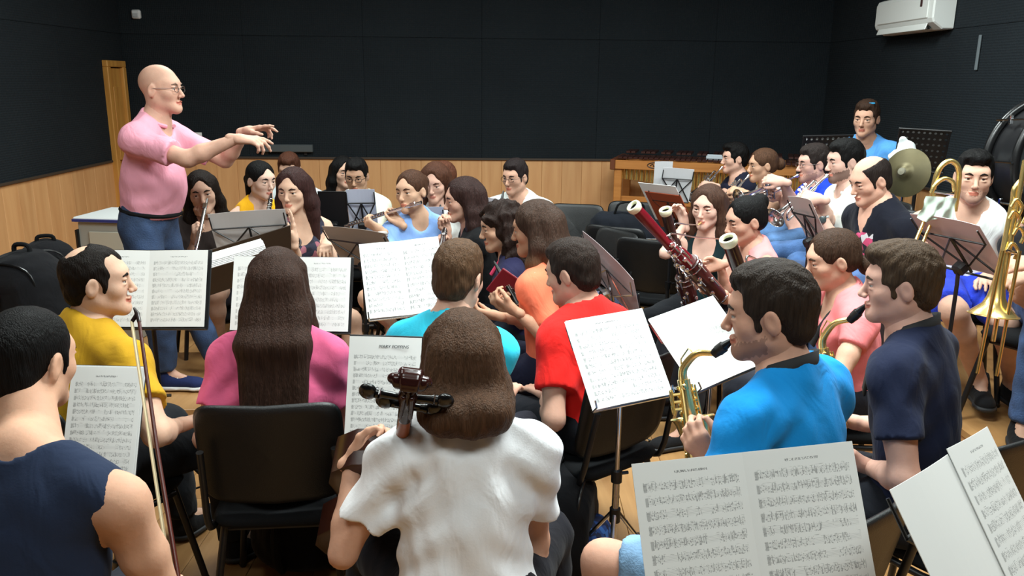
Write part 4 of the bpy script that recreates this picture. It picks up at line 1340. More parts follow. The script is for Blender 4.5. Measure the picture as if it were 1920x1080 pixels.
def bassoon(label, A, B, mouth, wood, jt=.40, side=None, tip=(196, 150, 96), bw=1.0):
    """white bell ring at A, boot end at B, crook to the mouth"""
    A, B, mouth = (np.asarray(q, float) for q in (A, B, mouth))
    ax = nrm(B - A); L = np.linalg.norm(B - A)
    s = nrm(mouth - A - np.dot(mouth - A, ax) * ax) if side is None else nrm(np.asarray(side) - np.dot(side, ax) * ax)
    v = np.cross(ax, s)
    root = empty('bassoon', A, label, 'bassoon')
    MB().lathe(A, ax, [(.012, .0195), (.003, .020), (0, .0215), (-.002, .026), (0, .030), (.008, .0325), (.020, .0315), (.030, .027)], 28).build('bell_ring', mat('ivory_ring', (232, 232, 200), .35), root, True, A)
    MB().lathe(A, ax, [(.010, .0200), (.16, .014), (.16, 0)], 20).build('bore', mat('dark_bore', (22, 12, 10), .7), root, True, A)
    MB().lathe(A, ax, [(.028, .0255), (.10, .0265), (.26, .0215), (.30, .0245), (.34, .0225), (.62 * L, .024), (.62 * L, 0)], 20).build('long_joint', wood, root, True, A)
    dk = mat('boot_wood', (74, 26, 22), .28, rgb2=(50, 16, 15), vscale=10)
    MB().lathe(A + s * .022, ax, [(.60 * L, 0), (.60 * L, .044), (.66 * L, .046), (L - .02, .038), (L, .034), (L, 0)], 22).build('boot_joint', dk, root, True, A)
    MB().lathe(A + s * .046, ax, [(jt * L, 0), (jt * L, .012), (jt * L + .02, .017), (.61 * L, .020), (.61 * L, 0)], 16).build('wing_joint', wood, root, True, A)
    for t in (.29, .335, .615, .66, .985):
        r = .0255 if t < .6 else .0465 if t < .9 else .0375
        c = A + ax * L * t if t >= .6 else A + ax * t
        if t >= .6: c = c + s * .022
        MB().torus(c, ax, r, .003, 24, 6).build('ring', SILVER, root, True, A)
    for i in range(16):
        t = .34 + .6 * i / 16
        a_ = (0.4, -0.7, 1.3, -1.5)[i % 4]
        big = t > .6
        dr = nrm(s * math.sin(a_) * (1 if big else -1) + v * math.cos(a_) * -1)
        if np.dot(dr, CAM - A) < 0: dr = -dr
        c = A + ax * L * t + (s * .022 if big else 0 * s) + dr * (.046 if big else .0245)
        k = MB(); k.lathe(c, dr, [(0, 0), (0, .011), (.006, .011), (.009, .007), (.008, 0)], 12)
        k.tube([c + dr * .006, c + dr * .006 + ax * .05], .0028, 6)
        k.build('key', SILVER, root, True, A)
    for a_ in (.5, -.4):
        dr = nrm(v * math.cos(a_) * -1 + s * math.sin(a_))
        if np.dot(dr, CAM - A) < 0: dr = -dr
        MB().tube([A + ax * .30 + dr * .027, A + ax * L * .6 + dr * .027], .0026, 6).build('rod', SILVER, root, True, A)
    st = A + s * .046 + ax * (jt * L + .01)
    pts = arc([st, st - ax * .05 + s * .004, st - ax * .085 + s * .03, lerp(st, mouth, .45) - ax * .05, lerp(st, mouth, .78) - ax * .012, mouth - nrm(mouth - st) * .05], 22)
    MB().tube(pts, [lerp(.0052, .003, i / 22) for i in range(23)], 10).build('crook', SILVER, root, True, A)
    q = nrm(mouth - pts[-1])
    MB().tube([pts[-1] - q * .005, pts[-1] + q * .02, mouth], [.004, .0045, .006], 8).build('reed', mat('reed_%d' % tip[1], tip, .6), root, True, A)
    return root
# ------------------------------------------------------------------ the musicians
def G(g, d=None, n=None, c=.9, **k):
    o = dict(g=g, c=c, **k)
    if d is not None: o['d'] = V(*d)
    if n is not None: o['n'] = V(*n)
    return o
DK = (24, 18, 15); BR = (62, 42, 28); BK = (14, 13, 13)
def print_mat(name, c1, c2, c3, sc=30):
    m, nt, b = new_mat(name)
    tc = nt.nodes.new('ShaderNodeTexCoord'); vo = nt.nodes.new('ShaderNodeTexVoronoi'); vo.inputs['Scale'].default_value = sc
    nt.links.new(tc.outputs['Object'], vo.inputs['Vector'])
    rp = nt.nodes.new('ShaderNodeValToRGB'); nt.links.new(vo.outputs['Color'], rp.inputs[0])
    rp.color_ramp.interpolation = 'CONSTANT'
    rp.color_ramp.elements[0].color = lin(c1); rp.color_ramp.elements[1].color = lin(c3); rp.color_ramp.elements[1].position = .62
    e = rp.color_ramp.elements.new(.45); e.color = lin(c2)
    nt.links.new(rp.outputs[0], b.inputs['Base Color']); b.inputs['Roughness'].default_value = .85
    return m
FLORAL = print_mat('floral_print', (24, 24, 40), (150, 92, 104), (38, 40, 58), 34)

def ombre(name, c1, c2, z1, z2):
    m = hairm(c1).copy(); m.name = name
    nt = m.node_tree; b = nt.nodes['Principled BSDF']
    src = b.inputs['Base Color'].links[0].from_socket
    tc = nt.nodes.new('ShaderNodeTexCoord'); sx = nt.nodes.new('ShaderNodeSeparateXYZ'); nt.links.new(tc.outputs['Object'], sx.inputs[0])
    mr = nt.nodes.new('ShaderNodeMapRange'); mr.inputs[1].default_value = z1; mr.inputs[2].default_value = z2
    nt.links.new(sx.outputs[2], mr.inputs[0])
    mx = nt.nodes.new('ShaderNodeMix'); mx.data_type = 'RGBA'; mx.inputs[7].default_value = lin(c2)
    nt.links.new(mr.outputs[0], mx.inputs[0]); nt.links.new(src, mx.inputs[6]); nt.links.new(mx.outputs[2], b.inputs['Base Color'])
    return m
# --- conductor
pz = PODZ
cp = P(292, 121, 4.2)
pel = P(278, 418, 4.2)
I1 = person('person in a pink polo shirt and glasses standing with both hands raised to conduct', cp, -4, hpitch=2, sex='m', skin=(214, 158, 132), hair=('bald', (120, 100, 90)),
    top=((232, 160, 178), 'polo'), bottom=((44, 62, 92), 'long'), belly=.036, wide=1.06, open_mouth=True, res=.009, hres=.004, hs=1.0, glasses=mat('glasses_steel', (120, 110, 105), .3, .8),
    stand=dict(z=pz, pelvis=pel, kr=V(pel[0] + .05, pel[1] - .09, .66), kl=V(pel[0] + .10, pel[1] + .13, .66), ar=V(pel[0] + .06, pel[1] - .10, pz + .085), al=V(pel[0] + .24, pel[1] + .14, pz + .085)),
    right=G(P(474, 272, 4.0), (1, .1, -.08), (-.1, .35, -1), [.25, .5, .75, .8], pole=(0, -.5, -1)), left=G(P(488, 250, 4.32), (1, -.1, .35), (.2, -.2, -1), [.1, .3, .7, .8], pole=(0, .6, -1)),
    shoes=((34, 44, 84), (228, 228, 228), 1))
MB().tube([lerp(I1['Pv'], I1['N'], .13) + (I1['St'] * math.cos(a) * .158 + I1['Ft'] * (math.sin(a) * .135 + .012)) for a in np.linspace(0, 2 * PI, 40, endpoint=False)], .012, 8, closed=True).build('belt', BLACKCLOTH, I1['root'], True, I1['base'])
m = MB()
for k in range(24):
    a = math.radians(-65 - 230 * k / 23 + 0)
# --- flutes and clarinets by the back wall
p2 = P(372, 322, 4.75)
I2 = person('person with long dark hair behind the conductor playing a silver flute held steeply', p2, -62, hyaw=-72, hpitch=-4, hroll=6, sex='f', hair=('long', DK, .40), top=((44, 36, 34), 'tee'), bottom=((36, 34, 40), 'skirt'), lean=.06,
    right=G(P(372, 432, 4.55), (.3, -.2, .6), (.8, .3, 0), 1.1), left=G(P(377, 395, 4.72), (-.4, -.5, .3), (.2, .2, .8), 1.0),
    knee={'r': P(372, 552, 4.62), 'l': P(402, 548, 4.55), 'ra': P(392, 662, 4.75), 'la': P(410, 668, 4.72)}, shoes=((120, 84, 62), (90, 60, 44)))
flute('silver flute held steeply by the long haired player behind the conductor', I2['mouth'] + V(.012, .02, .045), P(367, 472, 4.40), (0, -1, .3))
I3_ = person('person in a yellow sleeveless top with tied back black hair playing a clarinet', P(487, 303, 5.25), -50, hyaw=-38, hpitch=-4, sex='f', hair=('tail', BK, .34), top=((232, 170, 30), 'singlet'), bottom=((40, 44, 60), 'long'), skin=(222, 176, 152),
    right=G(P(497, 432, 4.92), (-.2, .1, .8), (.1, .9, 0), 1.2), left=G(P(500, 410, 4.98), (.3, .1, .7), (.1, .9, 0), 1.2))
clarinet('black clarinet of the player in the yellow top', I3_['mouth'], P(497, 446, 4.72))
person('person with short reddish hair half hidden behind the floral dress player', P(540, 289, 6.1), -85, sex='m', hair=('short', (58, 34, 24)), top=((196, 204, 206), 'tee'), hpitch=-14)
I5 = person('person with long dark hair in a dark floral dress resting one hand by the music', P(548, 316, 4.55), -60, hyaw=-98, hpitch=-4, sex='f', hair=('long', (44, 28, 26), .44), top=(FLORAL, 'dress'), bottom=((30, 30, 44), 'skirt'), skin=(216, 168, 138), neckhole=.012,
    right=G(P(542, 428, 4.20), (-.15, .1, 1), (-.9, -.2, 0), [.1, .15, .2, .25], th=.2, pole=(.4, .1, -1)), left=G(P(612, 470, 4.35), (.1, -.6, -.3), (0, .2, -1), .4))
band(I5, 'r', .06, (36, 24, 20), .030, .007)
person('person with long black hair mostly hidden behind the player with glasses and a clarinet', P(642, 294, 6.45), -95, hyaw=-60, sex='f', hair=('long', BK, .36), top=((30, 32, 36), 'tee'))
I7 = person('person with short black hair and glasses playing a clarinet behind a black stand', P(667, 299, 5.85), -92, hpitch=-10, sex='m', hair=('short', BK), top=((222, 222, 200), 'tee'), skin=(190, 140, 108), glasses=BLACK, wide=.9,
    right=G(P(664, 400, 5.62), (0, .1, .8), (.1, .9, 0), 1.2), left=G(P(664, 385, 5.64), (.3, .1, .7), (.1, .9, 0), 1.2))
clarinet('black clarinet held behind the black stand by the player with glasses', I7['mouth'], P(662, 440, 5.35))
I8 = person('person in a light blue t-shirt with tied back brown hair playing a silver flute sideways', P(770, 320, 4.75), -62, hyaw=-118, hpitch=0, hroll=4, sex='f', hair=('bun', (58, 38, 28)), top=((132, 168, 226), 'tee'), bottom=((60, 80, 110), 'shorts'), skin=(206, 156, 124),
    right=G(P(697, 415, 4.62), (-.6, .2, .5), (.3, .8, .5), 1.0, pole=(.2, -.2, -1)), left=G(P(738, 402, 4.70), (-.4, .2, .5), (0, -.5, .7), 1.1), knee={'r': P(690, 560, 4.45), 'l': P(775, 560, 4.4), 'ra': P(742, 616, 4.6), 'la': P(790, 640, 4.55)}, shoes=((214, 160, 168), (236, 226, 226)))
flute('silver flute held sideways by the player in the light blue t-shirt', P(790, 379, 4.62), P(647, 424, 4.80), (.1, -.9, .5))
band(I8, 'r', .10, (210, 205, 195), .031, .009); band(I8, 'r', .17, (150, 140, 130), .033, .006)
I9 = person('person in a white t-shirt with long brown hair looking down between two flute players', P(814, 307, 5.25), -100, hpitch=-14, sex='f', hair=('long', (62, 38, 28), .36), top=((226, 228, 224), 'tee'), skin=(222, 168, 142))
clarinet('black clarinet resting against the white t-shirt of the player looking down', P(826, 384, 5.08), P(812, 470, 4.95))
I10 = person('person with short reddish brown hair seated by the wood panelling behind the white t-shirt player', P(831, 305, 5.95), -150, hyaw=-140, sex='m', hair=('short', (74, 44, 32)), top=((120, 116, 118), 'tee'))
I11 = person('person with shoulder length dark hair and black top playing a dark wooden wind instrument', P(868, 334, 4.55), -172, hyaw=-165, hpitch=-6, sex='f', hair=('long', (40, 27, 25), .26), top=((14, 14, 16), 'tee'), skin=(206, 152, 126),
    right=G(P(833, 452, 4.40), (-.1, .1, .6), (.5, .6, 0), 1.2), left=G(P(836, 415, 4.42), (-.3, .2, .6), (.4, -.7, 0), 1.2))
clarinet('long dark wind instrument held upright by the player in the black top', I11['mouth'], P(828, 470, 4.30), mat('dark_rosewood', (52, 34, 32), .3))
PR12 = print_mat('brown_photo_print', (88, 66, 66), (120, 88, 76), (60, 46, 50), 14)
I12 = person('person with dark hair and glasses in a white t-shirt with a brown printed panel', P(966, 300, 5.85), -112, hyaw=-125, hpitch=-6, sex='m', hair=('short', (30, 24, 24)), top=((222, 230, 226), 'tee', dict(box=(-.11, .11, .40, .78), mat=PR12)), glasses=mat('glasses_dark', (60, 50, 46), .4), wide=1.12, skin=(204, 150, 122), seat=.44,
    right=G(P(936, 420, 5.62), (0, .1, .8), (.1, .9, 0), 1.1), left=G(P(944, 400, 5.62), (.3, .1, .7), (.1, .9, 0), 1.1))
clarinet('black clarinet tip beside the white t-shirt with the brown printed panel', P(944, 358, 5.66), P(928, 440, 5.50))
I13 = person('person with dark curly hair in a navy top with pink straps seen in profile', P(936, 380, 4.05), 172, hyaw=190, hpitch=-10, sex='f', hair=('curly', (34, 25, 22), .24, None, True), top=((34, 34, 62), 'cap'), skin=(212, 160, 128), hres=.0042,
    right=G(P(936, 560, 3.80), (-.4, .2, .5), (.2, .5, .2), .9), left=G(P(955, 565, 3.75), (-.4, .2, .5), (.2, -.6, .2), .9))
MB().tube([I13['N'] + I13['St'] * .085 + I13['Ft'] * .04 + I13['T'] * .002, I13['N'] + I13['St'] * .07 + I13['Ft'] * .115 - I13['T'] * .08], .010, 8).tube([I13['N'] - I13['St'] * .075 + I13['Ft'] * .05 + I13['T'] * .002, I13['N'] - I13['St'] * .06 + I13['Ft'] * .12 - I13['T'] * .08], .010, 8).build('pink_strap', cloth((226, 70, 110)), I13['root'], True, I13['base'])
clarinet('silver keyed clarinet held up by the curly haired player', P(926, 490, 3.86), P(975, 575, 3.72))
OMB = ombre('ombre_hair', (50, 37, 30), (160, 116, 78), 1.10, .82)
I14 = person('person with long straight light tipped brown hair and a coral t-shirt seen from the side', P(1003, 378, 3.55), 150, hyaw=165, hpitch=-8, sex='f', hair=('long', OMB, .50), top=((236, 120, 88), 'tee'), bottom=((30, 34, 54), 'long'), wide=1.12, skin=(196, 140, 106), belly=.01,
    right=G(P(905, 575, 3.50), (-.7, .2, .3), (.2, .3, .7), .8), left=G(P(945, 560, 3.35), (-.5, .4, .5), (.3, .3, .4), .9, pole=(.2, -.5, -1)))
MB().tube([I14['N'] - I14['St'] * .10 + I14['Ft'] * .05 - I14['T'] * .02, I14['N'] - I14['St'] * .14 + I14['Ft'] * .02 - I14['T'] * .025, I14['sh']['l'] + I14['T'] * .065 - I14['Ft'] * .03], .009, 8).build('pale_strap', cloth((206, 200, 190)), I14['root'], True, I14['base'])
I15 = person('person with short dark hair in a bright red t-shirt seen half from behind', P(1068, 452, 3.02), 128, hyaw=150, hpitch=-12, sex='m', hair=('short', (36, 28, 24)), top=((226, 38, 34), 'tee'), bottom=((26, 28, 34), 'long'), wide=.88, skin=(208, 152, 126), hres=.0048, res=.009)
I16 = person('person with short brown hair in a turquoise t-shirt seen from behind', P(862, 455, 2.72), 72, hyaw=68, hpitch=-10, sex='m', hair=('short', (66, 48, 34), .3, (122, 94, 62)), top=((52, 190, 218), 'tee'), bottom=((40, 40, 50), 'long'), wide=.92, skin=(214, 158, 130), hres=.0048, res=.009,
    right=G(P(955, 740, 2.62), (.2, 1, .1), (0, 0, -1), .3))
# --- front row seen from behind
I17 = person('person with very long dark brown hair in a pink t-shirt seen from behind', P(518, 468, 2.66), 96, hpitch=-6, sex='f', hair=('long', (44, 30, 24), .50, (74, 52, 40)), top=((214, 96, 134), 'tee'), bottom=((26, 26, 30), 'long'), skin=(206, 152, 126), hres=.0048, res=.008, wrinkle=.006, wide=1.08,
    right=G(P(640, 770, 2.95), (0, 1, 0), (0, 0, -1), .3), left=G(P(420, 800, 2.75), (.2, 1, 0), (0, 0, -1), .3))
I18 = person('person with receding dark hair in a mustard yellow t-shirt looking towards the conductor', P(168, 461, 2.62), 62, hyaw=22, hpitch=0, sex='m', hair=('thinning', (20, 16, 14)), top=((186, 142, 32), 'tee'), bottom=((24, 26, 30), 'long'), skin=(214, 164, 134), hres=.0036, res=.008, wide=1.18, belly=.02, wrinkle=.006, legs=(15, -2),
    right=G(P(372, 800, 2.60), (.7, .8, 0), (0, 0, -1), .4, pole=(.6, -.2, -1)))
I19 = person('person with cropped black hair in a navy sleeveless top, nearest the camera at the edge', P(48, 578, 1.74), 82, hyaw=76, hpitch=-8, sex='m', hair=('buzz', (14, 13, 13)), top=((36, 46, 68), 'vest'), bottom=((34, 36, 44), 'long'), skin=(214, 156, 122), hres=.0048, res=.007, wide=1.16, neckhole=.016, wrinkle=.003, stool=True, legs=(-14, -14), nback=.10, nside=.095,
    right=G(P(330, 1120, 1.80), (.1, .6, .6), (-1, .2, 0), 1.1, pole=(.6, -.4, -1)))
I20 = person('person with long straight brown hair in a white t-shirt playing the cello', P(866, 584, 1.92), 96, hyaw=98, hpitch=-8, sex='f', hair=('long', (60, 42, 30), .065, (104, 74, 48), True), top=((232, 232, 234), 'tee'), bottom=((24, 24, 30), 'long'), skin=(208, 150, 118), hres=.0048, res=.006, wrinkle=.008, wide=1.12, neckhole=.020, legs=(24, -24), stool=True,
    left=G(P(706, 832, 1.93), (.75, .25, .55), (.3, -.9, .1), [1.0, 1.0, 1.1, 1.1], pole=(-.35, -.35, -1)), right=G(P(935, 1090, 2.15), (-.3, .8, -.1), (-.2, 0, -1), .9, pole=(1, -.3, -.6)))
# --- trumpets
I21 = person('person with short dark hair in a navy t-shirt playing the trumpet farthest along the row', P(1381, 269, 6.75), 186, hpitch=-2, sex='m', hair=('quiff', BK), top=((26, 28, 44), 'tee'), skin=(212, 158, 134),
    right=G(P(1322, 350, 6.56), (-.7, -.2, .4), (.3, .6, -.5), .9), left=G(P(1318, 362, 6.66), (-.8, .2, .3), (.2, -.9, 0), 1.0))
trumpet('silver trumpet of the player in the navy t-shirt', I21['mouth'], P(1300, 372, 6.55), (.3, 0, 1))
I22 = person('person in a white sleeveless top with tied back brown hair playing the trumpet', P(1433, 279, 6.05), 184, hpitch=-4, sex='f', hair=('bun', (64, 44, 32), .3, (92, 64, 46), (0, -.13, .0)), top=((232, 230, 222), 'tank'), skin=(200, 146, 112),
    right=G(P(1376, 360, 5.90), (-.7, -.1, .4), (.2, .6, -.5), .9), left=G(P(1372, 372, 6.0), (-.8, .2, .3), (.2, -.9, 0), 1.0))
trumpet('silver trumpet of the player in the white sleeveless top', I22['mouth'], P(1352, 385, 5.85), (.3, 0, 1))
I23 = person('person with glasses in a royal blue t-shirt playing a trumpet with a wide bell', P(1530, 272, 5.38), 184, ground=RZ, hpitch=-4, sex='m', hair=('short', (34, 28, 26)), top=((26, 56, 176), 'tee'), bottom=((66, 96, 134), 'long'), skin=(212, 156, 136), glasses=mat('glasses_steel', (120, 110, 105), .3, .8), beard='stubble', wide=1.05,
    right=G(P(1446, 340, 5.26), (-.7, -.2, .5), (.2, .6, -.5), .8), left=G(P(1450, 362, 5.33), (-.8, .1, .3), (.2, -.9, 0), 1.0))
trumpet('silver trumpet of the player in the royal blue t-shirt', I23['mouth'], P(1392, 374, 5.20), (.3, 0, 1))
I24 = person('person with black hair and a beard in a white polo shirt playing a silver trumpet', P(1588, 263, 4.74), 184, ground=RZ, hpitch=-6, sex='m', hair=('short', BK), top=((226, 232, 226), 'polo'), bottom=((62, 94, 140), 'long'), skin=(214, 164, 144), beard='full', wide=1.12, belly=.015,
    right=G(P(1512, 372, 4.60), (-.7, -.2, .5), (.2, .6, -.5), .8), left=G(P(1524, 395, 4.58), (-.8, .1, .4), (.2, -.9, 0), 1.0, pole=(.2, -.5, -1)))
trumpet('silver trumpet of the player in the white polo shirt', I24['mouth'], P(1462, 412, 4.50), (.3, 0, 1))
c, ax_ = band(I24, 'l', .10, (150, 150, 152), .033, .008, 'watch_strap', CHROME)
MB().lathe(c + nrm(CAM - c) * .036, nrm(CAM - c), [(-.004, .02), (.004, .02), (.006, .017), (.006, 0)], 18).build('watch', mat('watch_face', (60, 70, 72), .2), I24['root'], True, I24['base'])
PR25 = print_mat('sticker_print', (20, 22, 30), (200, 200, 205), (190, 70, 110), 38)
I25 = person('person with a bald crown in a black v-neck t-shirt looking down', P(1628, 295, 4.20), 192, ground=RZ, hpitch=-18, sex='m', hair=('balding', (30, 24, 22)), top=((22, 24, 34), 'vneck', dict(box=(-.09, .06, .30, .68), mat=PR25)), bottom=((60, 84, 124), 'long'), skin=(216, 158, 132), wide=1.12, hres=.004)
PR26 = print_mat('pale_print', (150, 186, 214), (196, 176, 130), (120, 160, 204), 22)
I26 = person('person with short brown hair in a sky blue t-shirt by the back percussion', P(1628, 189, 6.3), -112, hyaw=-128, hpitch=-4, sex='m', hair=('short', (48, 34, 26)), top=((92, 160, 228), 'tee', dict(box=(-.12, .06, .35, .75), mat=PR26)), skin=(208, 152, 122), wide=1.08, seat=.72, hs=1.1,
    knee={'r': P(1600, 420, 5.95), 'l': P(1650, 420, 5.95), 'ra': V(P(1600, 420, 5.95)[0], 6.1, .16), 'la': V(P(1650, 420, 5.95)[0], 6.1, .16)})
MB().box(I26['Lp'](-.040, .052, .108), (.05, .012, .010), np.stack([nrm(I26['H'][:, 0] + I26['H'][:, 1] * .5), I26['H'][:, 1], I26['H'][:, 2]], 1), 0, .003).build('hair_clip', mat('bright_blue', (60, 170, 230), .4), I26['root'], False, I26['base'])
# --- bassoons
I27 = person('person with long wavy brown hair in a dark green top playing a dark bassoon', P(1330, 348, 4.55), -128, hyaw=-125, hpitch=-4, sex='f', hair=('long', (58, 40, 32), .44, (92, 66, 52)), top=((22, 42, 46), 'tank'), bottom=((24, 26, 30), 'long'), skin=(222, 172, 150), hres=.004,
    right=G(P(1272, 400, 4.62), (-.3, .3, .8), (-.6, -.5, 0), .8, pole=(.0, .4, -1)), left=G(P(1290, 530, 4.25), (-.8, -.2, .1), (.2, -.8, .3), .9))
DKW = mat('dark_bassoon_wood', (48, 20, 18), .25, rgb2=(30, 12, 12), vscale=10)
RDW = mat('red_bassoon_wood', (122, 20, 34), .22, rgb2=(92, 12, 24), vscale=8)
bassoon('dark bassoon with a white bell ring between the red bassoon and the wavy haired player', P(1247, 392, 4.02), P(1300, 600, 4.24), I27['mouth'] + V(.004, -.004, 0), DKW, .30)
I28 = person('person with black hair in a bun and a pink tank top playing the red bassoon', P(1398, 370, 4.12), 190, hyaw=192, hpitch=-10, sex='f', hair=('bun', BK, .3, (40, 34, 32), (.02, -.10, .075)), top=((250, 150, 150), 'tank'), bottom=((40, 40, 46), 'long'), skin=(208, 150, 124), hres=.004, wide=1.06,
    left=G(P(1322, 535, 3.78), (-.8, .1, .1), (.2, .5, .6), .8, pole=(.1, -.6, -1)), right=G(P(1330, 500, 4.0), (-.8, .2, -.2), (.1, -.8, .2), .9))
bassoon('red bassoon with a white bell ring reaching out diagonally', P(1186, 385, 3.52), P(1352, 566, 3.74), I28['mouth'], RDW, .50, tip=(200, 40, 50))
band(I28, 'l', .12, (36, 26, 24), .026, .004)
I29 = person('person with a low brown bun, salmon pink top and black neck strap', P(1560, 432, 3.25), 178, hyaw=177, hpitch=-12, sex='f', hair=('bun', (50, 36, 28), .3, (80, 58, 44), (.0, -.138, -.050)), top=((238, 132, 134), 'cap'), bottom=((40, 42, 50), 'long'), skin=(220, 164, 134), hres=.004, res=.009, wide=1.12,
    left=G(P(1450, 640, 2.95), (-.8, .1, .2), (.2, .6, .4), .8))
neck_strap(I29)
bassoon('dark bassoon rising beside the pink tank top, its white bell ring nearest', P(1364, 446, 2.86), P(1452, 690, 3.05), I29['mouth'], DKW, .34)
I30 = person('person with short dark brown hair in a bright blue t-shirt playing the saxophone', P(1450, 496, 1.98), 132, hyaw=160, hpitch=-6, sex='m', hair=('short', (36, 29, 25)), top=((20, 132, 204), 'tee'), bottom=((120, 156, 190), 'shorts'), skin=(212, 152, 124), hres=.0036, res=.007, wide=1.06, wrinkle=.006, beard='stubble', legs=(0, 0), hs=1.03,
    left=G(P(1312, 822, 1.95), (-.4, .3, .55), (.15, .55, .1), [.9, .9, 1, 1], pole=(-.5, -.6, -1)), right=G(P(1292, 900, 2.06), (-.6, .4, .2), (.2, .7, .1), .9),
    knee={'l': P(1128, 1052, 2.0), 'r': P(1240, 1010, 2.25)})
neck_strap(I30, wd=.022)
saxophone('gold saxophone of the player in the bright blue t-shirt', I30['mouth'] + V(.012, -.004, 0), P(1281, 708, 2.06), P(1315, 905, 1.99), (.22, 1, -.1), k=.88)
I31 = person('person with a brown quiff in a navy t-shirt playing the saxophone, half from behind', P(1700, 458, 2.38), 138, hyaw=160, hpitch=-4, sex='m', hair=('quiff', (56, 44, 34), .3, (112, 92, 70)), top=((28, 34, 56), 'tee'), bottom=((26, 28, 34), 'long'), skin=(220, 162, 140), hres=.0038, res=.008, wide=1.0, wrinkle=.005, chairfix=(.10, .02, 122),
    left=G(P(1590, 850, 2.38), (-.6, .5, .1), (.2, .3, .5), .7, pole=(0, -.9, -1)), right=G(P(1570, 770, 2.55), (-.6, .5, .1), (.2, .3, .5), .8))
neck_strap(I31, wd=.024)
saxophone('gold saxophone in front of the salmon pink top, played by the boy in navy', I31['mouth'] + V(.01, 0, 0), P(1543, 650, 2.48), P(1572, 800, 2.42), (.3, 1, -.1), k=.88)
# --- trombones
I32 = person('person with black hair and a moustache in a white sleeveless sports top and blue shorts', P(1832, 285, 3.95), -112, ground=RZ, hyaw=-112, hpitch=0, sex='m', hair=('quiff', BK), top=((232, 234, 232), 'singlet'), bottom=((26, 52, 176), 'shorts'), skin=(218, 166, 138), hres=.004, beard='stubble', wide=1.08, legs=(14, -20), neckhole=.012,
    right=G(P(1745, 430, 3.75), (-.3, -.3, .7), (-.4, .5, 0), 1.0), knee={'r': P(1790, 585, 3.58), 'l': P(1888, 604, 3.60), 'ra': P(1836, 715, 3.74), 'la': P(1898, 722, 3.74)})
for q, sg in (('r', 1), ('l', -1)):
    for k in range(3):
        o_ = I32['Ft'] * (-.02 + .016 * k) 
        a_ = I32['N'] - I32['T'] * .012 + I32['St'] * sg * .085; b_ = I32['sh'][q] + I32['T'] * .072 - I32['St'] * sg * .03
        MB().tube([a_ + o_, lerp(a_, b_, .5) + o_ + I32['T'] * .004, b_ + o_], .0045, 6).build('shoulder_stripe', cloth((90, 96, 104)), I32['root'], True, I32['base'])
I33 = person('person in a black t-shirt and jeans at the edge holding a gold trombone bell down', P(2006, 322, 3.45), -150, ground=RZ, hyaw=-150, sex='m', hair=('short', BK), top=((20, 20, 24), 'tee'), bottom=((60, 84, 124), 'long'), skin=(214, 160, 130), wide=1.08,
    left=G(P(1900, 535, 3.18), (-.8, -.1, .1), (.1, .2, -.7), [.5, .6, .8, 1.0]), right=G(P(1905, 500, 3.30), (-.8, -.2, .3), (.2, .5, -.5), .9), knee={'r': P(1962, 592, 3.30), 'l': P(2040, 612, 3.05)})
print('people done')
# ------------------------------------------------------------------ chairs under the players and the empty ones
def short(label):
    s = label.replace('person ', '', 1)
    w_ = s.split()
    return ' '.join(w_[:9])
for (b_, yw, lb, st_, stl) in CHAIRS:
    x, y = b_[0], b_[1]
    f_ = V(math.cos(math.radians(yw)), math.sin(math.radians(yw)))
    if 'sky blue' in lb:
        s_ = empty('drum_stool', (x, y, 0), 'black round stool under the player in the sky blue t-shirt', 'stool')
        MB().lathe((0, 0, 0), (0, 0, 1), [(st_ - .07, 0), (st_ - .07, .16), (st_ - .05, .175), (st_ - .02, .175), (st_ - .005, .15), (st_ - .002, 0)], 24).build('seat', BLACKCLOTH, s_)
        MB().tube([(0, 0, .15), (0, 0, st_ - .06)], .016, 10).build('post', CHROME, s_)
        for i in range(3):
            a = i * 2 * PI / 3; MB().tube([(0, 0, .3), (.26 * math.cos(a), .26 * math.sin(a), .012)], .010, 8).build('leg', CHROME, s_)
        continue
    if stl:
        s_ = empty('stool', (x, y, 0), 'black backless stool under the player ' + short(lb), 'stool')
        vs, fs = pad(.36, .36, .05, .6)
        mesh_obj('seat', xf(vs, I3, (0, 0, .425)), fs, BLACKCLOTH, s_)
        for sx in (1, -1):
            for sy in (1, -1): MB().tube([(sx * .11, sy * .11, .41), (sx * .18, sy * .18, .012)], .0125, 10).build('leg', BLACK, s_)
        continue
    chair(x + f_[0] * .045, y + f_[1] * .045, yw, 'black padded chair carrying the player ' + short(lb), seat=st_)
def chair_at(px, py, Y, yaw, label, z=.80):
    p = P(px, py, Y); chair(p[0], p[1], yaw, label)
chair_at(1075, 372, 6.3, -100, 'empty black chair by the wood panelling, its rounded back nearest the panel wall')
chair_at(1105, 398, 5.25, -150, 'empty black chair next to the long light tipped hair')
chair_at(1178, 410, 5.75, 60, 'empty black chair with its back turned, beside the red bassoon')
chair_at(428, 357, 5.75, -90, 'empty black chair behind the player in the yellow top')
chair_at(905, 372, 6.3, -110, 'empty black chair beside the white t-shirt with the brown printed panel')

